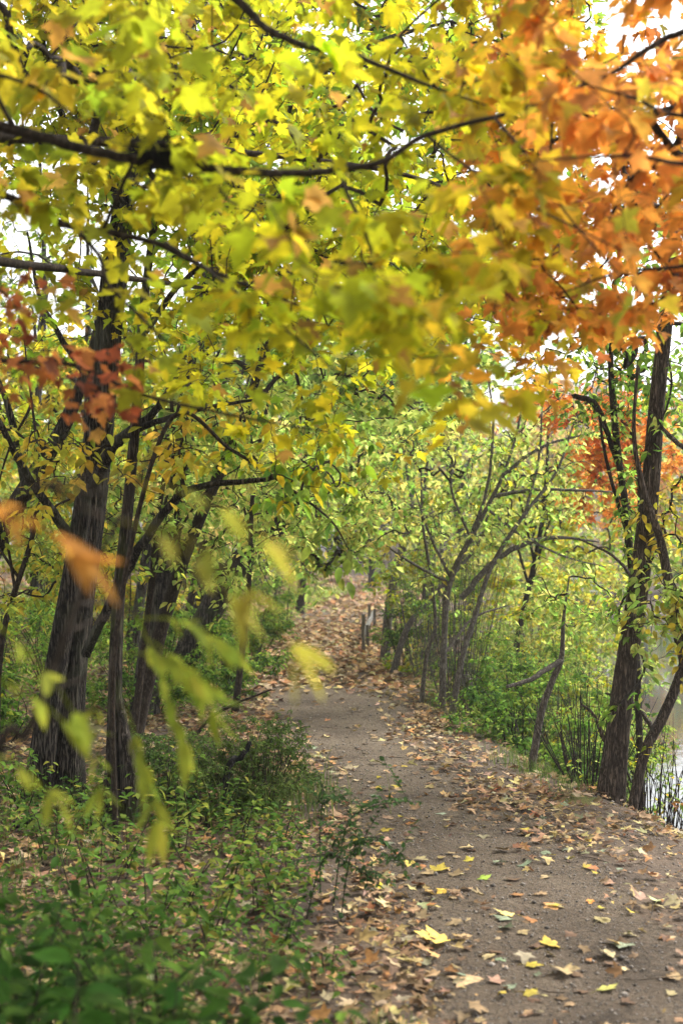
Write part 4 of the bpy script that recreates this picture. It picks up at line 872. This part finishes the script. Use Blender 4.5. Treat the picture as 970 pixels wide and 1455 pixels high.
# privet sprigs with dark paired leaves at the path margin
def sprig(label, pts, r0, leafsize, col, group=None, name='privet_sprig', lk='ovate', step=.024, cat='plant', lm=None, side_n=10, skip=.12):
    pts = to_ground(pts); root = thing(name, label, cat, (pts[0, 0], pts[0, 1], gz1(pts[0, 0], pts[0, 1])), group)
    p, r = smooth_line(pts, np.linspace(r0, r0 * .3, len(pts)), 8); mb = MB(); tube(mb, p, r, 5); 
    lines = [p]
    for i in range(side_n):
        q = p[int(len(p) * rng.uniform(.3, .9))]; dr = unit(rng.normal(0, 1, 3) + [0, 0, .4]) * rng.uniform(.1, .25) * (leafsize / .035)
        sp = np.array([q, q + dr * .5 + [0, 0, .01], q + dr]); sp, sr = smooth_line(sp, np.linspace(r0 * .5, r0 * .2, 3), 5); tube(mb, sp, sr, 4); lines.append(sp)
    mb.build('stem', M_twig, root); mb = MB()
    for ln in lines:
        s = np.concatenate([[0], np.cumsum(np.linalg.norm(np.diff(ln, axis=0), axis=1))]); u = np.arange(s[-1] * skip, s[-1], step)
        if not len(u): continue
        c = np.stack([np.interp(u, s, ln[:, j]) for j in range(3)], 1); t = unit(np.gradient(c, axis=0)) if len(c) > 1 else np.array([[0, 0, 1.]])
        for sg in (-1, 1):
            sd = unit(np.cross(t, [0, 0, 1.])) * sg; tip = unit(sd + t * .6 + rng.normal(0, .3, c.shape) - [0, 0, .25]); nor = np.array([0, 0, 1.]) + rng.normal(0, .35, c.shape)
            leaves(mb, lk, c, tip, nor, rng.uniform(.7, 1.15, len(c)) * leafsize, pal(col, len(c)), 0, .2, .2)
    mb.build('foliage', lm or M_leaf_dull, root); return root
DK = [(.035, .075, .02), (.05, .10, .025), (.03, .06, .018)]
gp = 'dark privet sprigs at the path margin'
sprig('tallest dark privet sprig reaching over the path dirt', PL((470, 1240, 5.3), (490, 1180, 5.3), (520, 1150, 5.25), (560, 1140, 5.2), (600, 1140, 5.2)), .003, .032, DK, gp)
sprig('upright dark privet sprig beside the fine-leaved bush', PL((455, 1230, 5.5), (455, 1170, 5.5), (460, 1130, 5.5), (450, 1095, 5.5)), .003, .032, DK, gp)
sprig('drooping dark privet sprig with hanging paired leaves', PL((480, 1270, 5.1), (500, 1210, 5.1), (535, 1190, 5.0), (565, 1215, 5.0), (578, 1245, 5.0)), .003, .032, DK, gp)
sprig('low dark privet sprig in the brown litter', PL((430, 1290, 5.2), (460, 1220, 5.2), (500, 1230, 5.1), (540, 1260, 5.0)), .003, .032, DK, gp)

# foreground and middle plants at the left: leafy weeds
FG = 'leafy plants in the shaded lower left'
def weed(label, x, y, h, n, leafsize, col, lk='ovate', group=FG, name='leafy_weed', lm=None):
    z = gz1(x, y); root = thing(name, label, 'plant', (x, y, z), group); mb = MB(); ml = MB()
    for i in range(n):
        a = rng.uniform(0, 6.28); ln = rng.uniform(.2, .6) * h; hh = h * rng.uniform(.55, 1.05)
        b = np.array([x + rng.normal(0, .05), y + rng.normal(0, .05), z - .02]); e = np.array([x + math.cos(a) * ln, y + math.sin(a) * ln, z + hh])
        p, r = smooth_line(np.array([b, b * .55 + e * .45 + [0, 0, .12 * hh], e]), np.array([.004, .003, .0015]), 6); tube(mb, p, r, 5)
        k = max(5, int(hh / .028)); t = np.linspace(.25, 1, k); ii = (t * (len(p) - 1)).astype(int); c = p[ii]
        for sg in (-1, 1):
            aa = rng.uniform(0, 6.28) + np.arange(k) * 2.4 + (0 if sg < 0 else np.pi); tip = np.stack([np.cos(aa), np.sin(aa), rng.normal(-.15, .25, k)], 1)
            nor = np.array([0, 0, 1.]) + rng.normal(0, .3, (k, 3)); leaves(ml, lk, c + unit(tip) * leafsize * .2, tip, nor, rng.uniform(.6, 1.15, k) * leafsize, pal(col, k), 0, .25, .3)
    mb.build('stems', M_twig, root); ml.build('foliage', lm or M_leaf_dull, root); return root
FGc = [(.030, .085, .012), (.045, .115, .015), (.025, .06, .012), (.075, .14, .022)]
for px, d, h, n, ls, c, lb in [
    (30, 2.0, .80, 10, .085, FGc, 'large blurred green plant in the lower left corner'), (170, 1.9, .84, 9, .085, FGc, 'tall blurred green plant next to the corner one'), (290, 1.75, .76, 8, .08, FGc, 'blurred green plant near the bottom with broad leaves'),
    (345, 1.5, .70, 4, .07, FGc, 'broad-leaved green plant closest to the camera'), (110, 2.6, .74, 9, .075, FGc, 'bluish green plant behind the corner one'), (230, 2.6, .66, 9, .07, FGc + SG, 'green plant behind the tall blurred one'), (10, 3.0, .7, 9, .07, FGc, 'shaded green plant at the left edge'), (440, 2.3, .60, 3, .08, FGc, 'single dark green plant by the brown litter with hanging leaves'),
    (90, 1.5, .78, 8, .08, FGc, 'dark green plant at the very bottom left'), (330, 2.9, .5, 7, .065, FGc + SG, 'low green plant between the blurred plants and the weeds'), (170, 3.3, .55, 9, .06, FGc + SG, 'dense green plant under the left sapling sprays'), (60, 3.8, .5, 9, .06, FGc + SG, 'dense dark green plant below the twin-stemmed tree'), (260, 3.6, .42, 8, .055, FGc + SG, 'small dense green plant in the shade before the weeds')]:
    weed(lb, (px - CX) / F * d, d, h, n, ls, c)
MG = [(.08, .16, .025), (.11, .20, .03), (.18, .25, .04), (.06, .12, .02), (.30, .29, .05)]
for px, py, h, n, ls, c, lb in [
    (330, 1270, .3, 5, .06, MG, 'mid green weed in front of the fine-leaved bush'), (250, 1220, .32, 5, .06, MG, 'light green weed before the mossy-footed tree'), (380, 1300, .24, 4, .055, MG, 'yellowish weed in open leaf litter'), (180, 1250, .34, 5, .06, MG, 'green weed by the feet of the left trunks'),
    (300, 1340, .3, 5, .06, MG, 'soft green weed between blurred plants and litter'), (410, 1210, .22, 5, .045, MG, 'small bright weed under the fine-leaved bush'), (90, 1230, .3, 5, .055, MG + SG, 'shaded weed beneath the twin-stemmed tree'), (350, 1210, .26, 5, .05, MG, 'green weed at the bush foot with yellow tips'),
    (430, 1360, .2, 3, .05, FGc, 'little dark weed in brown litter near the path'), (270, 1290, .3, 5, .055, MG, 'lime tipped weed in the middle of the lower left plants'), (480, 1400, .12, 3, .04, SG, 'tiny weed amid brown litter at the bottom'), (220, 1340, .32, 5, .06, SG, 'deep green weed behind the tallest blurred plant'),
    (130, 1330, .36, 5, .06, SG, 'deep green weed among the corner plants'), (235, 1175, .42, 8, .05, MG + SG, 'dark bushy weed hugging the mossy swollen tree foot'), (30, 1165, .4, 8, .05, MG + SG, 'dark bushy weed at the left side of the twin stems'), (300, 1185, .36, 8, .045, MG + SG, 'dense green weed between the mossy tree foot and the fine-leaved bush'), (130, 1190, .34, 7, .05, MG, 'bushy green weed right before the twin stems'),
    (400, 1255, .22, 4, .05, MG, 'weed with rounded yellow-green leaves near the privet')]:
    d = EYE * F / (py - HY); weed(lb, (px - CX) / F * d, d, h, n, ls, c)

# ground cover: small weeds and grass too many to count
mb = MB()
def gcover(n, xr, yr, ls, col, pred):
    x = rng.uniform(*xr, n); y = rng.uniform(*yr, n); k = pred(x, y); x, y = x[k], y[k]; n = len(x)
    hh = rng.uniform(.03, .2, n) ; pos = np.stack([x, y, gz(x, y) + hh], 1); tip, nor = rand_dirs(n, .2); leaves(mb, 'oval_low', pos, tip, nor, rng.uniform(*ls, n), pal(col, n))
lf = lambda y: np.interp(y, YS, PLx); rt = lambda y: np.interp(y, YS, PRx)
patch = lambda x, y, s, t: (wob(x + 3.1, y * 1.3, s) + .25 * rng.normal(size=len(x))) > t
gcover(15000, (-2.8, .2), (3.2, 7.8), (.022, .05), MG + SG + SG + FGc, lambda x, y: (x < lf(y) - .35 - .1 * np.sin(y * 3)) & patch(x, y, 1.1, -.22))
gcover(16000, (-5, 0), (10.6, 22), (.03, .06), BR + SG, lambda x, y: (x < lf(y) - .25) & patch(x, y, .8, -.15))
gcover(16000, (-14, -2.5), (11.5, 34), (.05, .1), BR + LIME, lambda x, y: patch(x, y, .5, -.2))
gcover(14000, (.3, 4), (9.8, 24), (.025, .055), BR + LIME, lambda x, y: (x < .205 * y) & (x > np.interp(y, EY, EX) - .12) & (gz(x, y) > WATER) & patch(x, y, 1.2, -.1))
gcover(3500, (-1.6, .2), (22, 40), (.05, .09), BR + LIME, lambda x, y: (x < lf(y) - .15))
kind(mb.build('ground_cover', M_leaf_dull), 'stuff')
mb = MB()
def gtuft(n, cx, cy, s, h): 
    x = cx + rng.normal(0, s, n); y = cy + rng.normal(0, s, n); blades(mb, x, y, rng.uniform(.5, 1, n) * h, pal([(.07, .12, .03), (.10, .16, .035), (.16, .2, .05)], n), .0022)
for _ in range(46):
    y = rng.uniform(8, 22); gtuft(40, np.interp(y, EY, EX) + rng.uniform(-.15, .25), y, .08, .14)
for _ in range(60):
    y = rng.uniform(3.6, 7.5); gtuft(14, rng.uniform(-2.2, lf(y) - .5), y, .12, .2)
gtuft(240, -.5, 7.1, .24, .42); gtuft(90, -.22, 7.5, .12, .28); gtuft(120, .18, 3.9, .08, .07)
for _ in range(30):
    y = rng.uniform(10.5, 20); gtuft(36, lf(y) - rng.uniform(.3, 1.2), y, .1, .2)
kind(mb.build('grass', M_leaf_dull), 'stuff')
# moss pad at the bank edge
c = P(812, 1118, 0); d = 7.9; c = np.array([(812 - CX) / F * d, d]); mb = MB(); n = 26; rr = np.linspace(0, 1, 8); th = np.linspace(0, 6.283, n, endpoint=False)
vx = c[0] + np.outer(rr, np.cos(th) * (.22 + .03 * np.sin(3 * th))); vy = c[1] + np.outer(rr, np.sin(th) * .24 * (1 + .15 * np.sin(4 * th + 1))); vz = gz(vx, vy) + .03 * (1 - rr[:, None] ** 2) - .01 * rr[:, None] + .004 * wob(vx, vy, 14)
ix = np.arange(8 * n).reshape(8, n); mb.add(np.stack([vx, vy, vz], -1).reshape(-1, 3), np.stack([ix[:-1], np.roll(ix[:-1], -1, 1), np.roll(ix[1:], -1, 1), ix[1:]], -1).reshape(-1, 4))
tag(mb.build('moss_patch', M_moss, None, (c[0], c[1], gz1(*c))), 'olive green cushion of moss at the foot of the vine-wound trunk', 'moss')

# ------------------------------------------------------------------ saplings in front of the lens
def compound(ml, base, direc, L, nl, ls, cols, kind_='lance', droop=.5):
    """one compound leaf: leaflets in pairs along a drooping stalk"""
    direc = unit(direc); t = np.linspace(0, 1, 8); line = base + np.outer(t, direc) * L + np.outer(t * t, [0, 0, -droop * L])
    tube(ml, line, np.linspace(.0016, .0008, 8), 4, np.mean(cols, 0) * .8, 0)
    s = np.linspace(.35, 1, nl); c = np.stack([np.interp(s, t, line[:, j]) for j in range(3)], 1); tn = unit(np.gradient(c, axis=0)); up = np.array([0, 0, 1.])
    sd = unit(np.cross(tn, up + rng.normal(0, .2, 3)))
    for sg in (-1, 1):
        tip = unit(sd * sg * .9 + tn * .75 + rng.normal(0, .14, c.shape) - [0, 0, .25]); leaves(ml, kind_, c, tip, up + rng.normal(0, .3, c.shape), ls * np.linspace(.7, 1.1, nl) * rng.uniform(.9, 1.1, nl), pal(cols, nl, None, .1), 0, .15, .2)
    leaves(ml, kind_, c[-1:], tn[-1:] - [[0, 0, .2]], up[None] + rng.normal(0, .3, (1, 3)), [ls * 1.2], pal(cols, 1, None, .1), 0, .15, .2)
def sapling(label, stem, r0, comp, cols, name='sapling', group=None, extra=()):
    stem = np.array(stem, float); stem[0, 2] = gz1(stem[0, 0], stem[0, 1]) - .04
    root = thing(name, label, 'sapling', (stem[0, 0], stem[0, 1], gz1(stem[0, 0], stem[0, 1])), group)
    p, r = smooth_line(stem, np.linspace(r0, r0 * .3, len(stem)), 8); mb = MB(); tube(mb, p, r, 8); mb.build('trunk', M_twig, root)
    for q in extra:
        q, r = smooth_line(np.array(q), np.linspace(r0 * .5, r0 * .2, len(q)), 6); mb = MB(); tube(mb, q, r, 6); mb.build('branch', M_twig, root)
    ml = MB()
    for c in comp: compound(ml, *c[:2], *c[2:5], c[5] if len(c) > 5 else cols)
    ml.build('foliage', M_leaf, root); return root
d = 1.9
HK = [(.27, .30, .035), (.33, .34, .04), (.22, .28, .035)]
sapling('blurred grey sapling stem at the left with yellow-green compound leaves', np.vstack([[-.72, 1.9, 0], P(-20, 1150, d), P(40, 1040, d), P(95, 900, d), P(130, 810, d), P(190, 700, d), P(250, 560, d)]), .008,
        [(P(200, 880, 2.0), (.5, .0, .1), .13, 7, .062, HK), (P(175, 930, 2.0), (.5, -.1, .1), .13, 7, .062, HK), (P(190, 870, 2.05), (.35, 0, -.6), .15, 6, .06, HK), (P(205, 905, 2.02), (.6, 0, -.3), .12, 6, .06, HK), (P(175, 1000, 2.0), (.3, -.1, -.6), .13, 6, .058, HK), (P(130, 960, 2.05), (.1, 0, -.9), .12, 4, .05, HK)], HK,
        extra=[PL((95, 900, d), (140, 880, 1.95), (200, 872, 2.0)), PL((70, 980, d), (130, 960, 1.95), (178, 930, 2.0)), PL((110, 860, d), (160, 855, 2), (192, 868, 2.05)), PL((45, 1030, d), (120, 1010, 1.95), (187, 1000, 2.0))])
YB = [(.30, .27, .035), (.34, .28, .04), (.27, .27, .035)]
d = 1.35
sapling('sapling close to the lens with long blurred yellow leaflets pointing at the path', np.vstack([[-.75, 1.25, 0], P(-300, 1100, 1.25), P(-120, 800, 1.3), P(60, 690, 1.32), P(180, 680, d)]), .006,
        [(P(200, 690, d), (.8, .05, .05), .13, 3, .058, YB), (P(225, 745, d), (.8, -.05, -.3), .15, 3, .06, YB), (P(170, 740, d), (.6, .1, -.1), .12, 3, .055, YB)], YB,
        extra=[PL((60, 690, 1.32), (150, 700, d), (200, 690, d)), PL((60, 690, 1.32), (150, 735, d), (235, 745, d)), PL((60, 690, 1.32), (110, 720, d), (170, 740, d))])
OB = [(.38, .17, .03), (.34, .14, .03), (.40, .20, .035)]
sapling('small sapling with blurred orange leaflets at the left frame', np.vstack([[-.62, 1.35, 0], P(-290, 1000, 1.35), P(-120, 780, 1.35), P(-10, 745, 1.35)]), .005,
        [(P(-30, 735, 1.35), (.8, 0, .1), .10, 2, .062, OB), (P(-60, 715, 1.35), (.5, .1, .1), .1, 2, .06, OB)], OB, extra=[PL((-120, 780, 1.35), (-80, 740, 1.35), (-40, 720, 1.35))])
sapling('small sapling with blurred yellow leaves low at the left frame', np.vstack([[-.85, 1.8, 0], P(-120, 1150, 1.8), P(-60, 950, 1.8), P(-20, 880, 1.8)]), .005,
        [(P(-20, 880, 1.8), (.4, 0, -.2), .14, 3, .06, HK), (P(-40, 960, 1.8), (.5, 0, .0), .13, 3, .06, HK), (P(-60, 1060, 1.8), (.6, 0, .0), .13, 3, .06, HK)], HK)
# red oak-like sprig crossing at the left
rl = np.vstack([[-1.5, 3.4, 0], (-1.45, 3.4, 1.2), P(-180, 500, 3.4), P(0, 512, 3.3), P(110, 520, 3.25), P(200, 560, 3.2), P(330, 590, 3.2), P(470, 615, 3.2)])
rl[0, 2] = gz1(-1.5, 3.4) - .05
tg = np.array([P(np.interp(t, [0, 1], [-60, 215]) + rng.normal(0, 18), np.interp(t, [0, 1], [495, 560]) + rng.normal(0, 40), 3.25 + rng.normal(0, .14)) for t in rng.uniform(0, 1, 60)])
tg2 = np.array([P(rng.normal(15, 30), rng.normal(400, 50), 3.3) for _ in range(12)])
make_tree('maple_sapling', 'small rust red maple whose thin branch crosses the left trunks', 'sapling', [(rl, px_r(3.3, 9, 8, 6, 4, 3.4, 2.8, 2, 1))], [(np.vstack([P(-60, 508, 3.35), P(-20, 460, 3.3), P(10, 420, 3.3)]), px_r(3.3, 2.6, 2, 1))],
          [dict(targets=np.vstack([tg, tg2]), per=2, kind='maple', size=(.032, .056), colfn=cf(RED + [(.44, .18, .05)]), rtip=.0013, droop=.7, stalk=.04)], M_twig, ridge=.01, sides=8, flare=1.1)
# drooping beech-like spray near the centre
dl = np.vstack([[-1.1, 6.2, 0], (-1.1, 6.2, 1.1), P(240, 600, 6.2), P(330, 640, 6.2), P(420, 700, 6.2), P(470, 740, 6.1), P(495, 780, 6.1)]); dl[0, 2] = gz1(-1.1, 6.2) - .05
make_tree('beech_sapling', 'slender sapling hanging a few large dark oval leaves before the far path', 'sapling', [(dl, px_r(6.2, 4.5, 4, 3.2, 2.6, 2, 1.5, .8))], [],
          [dict(targets=PL((500, 818, 6.1), (478, 805, 6.1), (492, 790, 6.05), (440, 770, 6.1)), per=2, kind='ovate', size=(.08, .10), colfn=cf([(.16, .22, .035), (.2, .26, .04)]), rtip=.001, droop=1.5, stalk=.03),
           dict(targets=clumpy(P(380, 650, 6.2), (.45, .4, .25), 60, 12, (.1, .1, .08)), per=4, kind='ovate', size=(.06, .09), colfn=cf(YG + GREEN), rtip=.0012, droop=.7, stalk=.03)], M_twig, ridge=.01, sides=7, flare=1.1)
# nest of twigs on the main limb
nc = P(235, 226, 3.02); mb = MB()
for i in range(170):
    a = rng.normal(0, 1, 3) * [.035, .03, .016]; u = unit(rng.normal(0, 1, 3) * [1.6, 1, .5]); L_ = rng.uniform(.03, .07)
    pp = np.array([nc + a - u * L_, nc + a + rng.normal(0, .008, 3), nc + a + u * L_]); tube(mb, pp, [.0012, .0016, .001], 3)
tag(mb.build('twig_nest', M_char, None, tuple(nc)), 'dark nest-like tangle of twigs caught on the long dark limb', 'nest')

# ------------------------------------------------------------------ posts and far bench
def box(mb, c, s, col=(1, 1, 1), bev=.006, rz=0.):
    x, y, z = np.array(s) / 2; b = bev
    v = []; 
    for sz, zz in ((-1, -z), (-1, -z + b), (1, z - b), (1, z)):
        q = b if abs(zz) > z - b / 2 else 0
        v += [(-x + q, -y + q, zz), (x - q, -y + q, zz), (x - q, y - q, zz), (-x + q, y - q, zz)]
    v = np.array(v); cr, sr = math.cos(rz), math.sin(rz); v = np.stack([v[:, 0] * cr - v[:, 1] * sr, v[:, 0] * sr + v[:, 1] * cr, v[:, 2]], 1) + c
    f = [[3, 2, 1, 0], [12, 13, 14, 15]]
    for k in range(3):
        for i in range(4): j = (i + 1) % 4; f.append([k * 4 + i, k * 4 + j, k * 4 + 4 + j, k * 4 + 4 + i])
    mb.add(v, f, col, 0, False)
for (px, py, d, h, w, lb) in [(516, 924, 18.0, .56, .045, 'nearer dark wooden post at the edge of the leafy path'), (524.5, 894, 22, .48, .04, 'farther brown wooden post behind the first one')]:
    x = (px - CX) / F * d; z = gz1(x, d); mb = MB(); box(mb, (x, d, z + h / 2 - .05), (w, w, h + .1), rz=.2, bev=.01); tag(mb.build('wooden_post', M_post, None, (x, d, z)), lb, 'post', 'wooden posts beside the path')
x0, x1 = (513.5 - CX) / F * 18.2, (528 - CX) / F * 24; mb = MB(); c = np.array([(x0 + x1) / 2 + .02, 21.1, 0]); c[2] = gz1(c[0], c[1]) + .30
root = thing('board_rail', 'low pale weathered board running behind the two wooden posts', 'rail', (c[0], c[1], gz1(c[0], c[1])))
L_ = math.hypot(x1 - x0, 5.6); box(mb, c - [0, 0, .08], (L_, .025, .12), rz=math.atan2(5.6, x1 - x0)); mb.build('board', M_pale, root)
for t in (.12, .88):
    q = np.array([x0 + .02, 18.3, 0]) * (1 - t) + np.array([x1 + .02, 23.9, 0]) * t; mb = MB(); zz = gz1(q[0], q[1]); box(mb, (q[0] + .045, q[1], zz + .14), (.05, .05, .4)); mb.build('support', M_post, root)
# white bench on the far bank
bx, by = (828 - CX) / F * 50, 50.; bz = gz1(bx, by)
root = thing('garden_bench', 'small white bench on the far bank of the pond', 'bench', (bx, by, bz))
mb = MB(); box(mb, (bx, by, bz + .42), (1.3, .42, .05)); mb.build('seat', M_white, root)
mb = MB()
for k in range(7): box(mb, (bx - .55 + k * .183, by + .19, bz + .68), (.07, .03, .42))
box(mb, (bx, by + .19, bz + .92), (1.3, .05, .07)); mb.build('backrest', M_white, root)
for sx in (-.58, .58):
    for sy in (-.16, .16): mb = MB(); box(mb, (bx + sx, by + sy, bz + .18), (.07, .07, .44)); mb.build('leg', M_white, root)
    mb = MB(); box(mb, (bx + sx, by - .02, bz + .64), (.06, .4, .05)); mb.build('armrest', M_white, root)

# ------------------------------------------------------------------ air
hz = bpy.data.materials.new('haze_air'); hz.use_nodes = True; hn = hz.node_tree; hn.nodes.clear()
pv = hn.nodes.new('ShaderNodeVolumePrincipled'); pv.inputs['Color'].default_value = (.94, .96, 1, 1); pv.inputs['Density'].default_value = .0012; pv.inputs['Anisotropy'].default_value = .2
ho = hn.nodes.new('ShaderNodeOutputMaterial'); hn.links.new(pv.outputs[0], ho.inputs['Volume'])
mb = MB(); box(mb, (0, 270, 25), (860, 900, 70), bev=.01); kind(mb.build('haze', hz), 'stuff')
# ------------------------------------------------------------------ light, sky, camera
w = bpy.data.worlds.new('World'); S.world = w; w.use_nodes = True; nt = w.node_tree; nt.nodes.clear()
EL, AZ = math.radians(46), math.radians(52)
sky = nt.nodes.new('ShaderNodeTexSky'); sky.sky_type = 'NISHITA'; sky.sun_disc = False; sky.sun_elevation = EL; sky.sun_rotation = AZ; sky.dust_density = 4; sky.air_density = 1.2
hs = nt.nodes.new('ShaderNodeHueSaturation'); hs.inputs['Saturation'].default_value = .10; nt.links.new(sky.outputs[0], hs.inputs['Color'])
bg = nt.nodes.new('ShaderNodeBackground'); bg.inputs['Strength'].default_value = .12; nt.links.new(hs.outputs[0], bg.inputs[0])
wo = nt.nodes.new('ShaderNodeOutputWorld'); nt.links.new(bg.outputs[0], wo.inputs[0])
sun = bpy.data.lights.new('sun', 'SUN'); sun.energy = 1.5; sun.angle = math.radians(12); sun.color = (1, .96, .9)
so = bpy.data.objects.new('sun', sun); COL.objects.link(so)
dv = Vector((math.sin(AZ) * math.cos(EL), math.cos(AZ) * math.cos(EL), math.sin(EL))); so.rotation_euler = dv.to_track_quat('Z', 'Y').to_euler(); so.location = dv * 60
cam = bpy.data.cameras.new('camera'); co = bpy.data.objects.new('camera', cam); COL.objects.link(co); S.camera = co
co.location = (0, 0, EYE); co.rotation_euler = (math.radians(90), 0, 0)
cam.sensor_fit = 'VERTICAL'; cam.sensor_height = 36; cam.lens = 36 * F / 1455; cam.shift_y = (HY - 727.5) / 1455; cam.clip_end = 3000; cam.clip_start = .05
cam.dof.use_dof = True; cam.dof.focus_distance = 8.0; cam.dof.aperture_fstop = cam.lens / 17.0
S.view_settings.view_transform = 'Standard'; S.view_settings.look = 'None'; S.view_settings.gamma = 1; S.view_settings.exposure = 1.95
S.render.engine = 'CYCLES'; c = S.cycles
c.max_bounces = 8; c.diffuse_bounces = 4; c.transmission_bounces = 5; c.glossy_bounces = 3; c.caustics_reflective = False; c.caustics_refractive = False; c.sample_clamp_indirect = 8
c.use_denoising = True
try: c.denoiser = 'OPENIMAGEDENOISE'
except Exception: pass
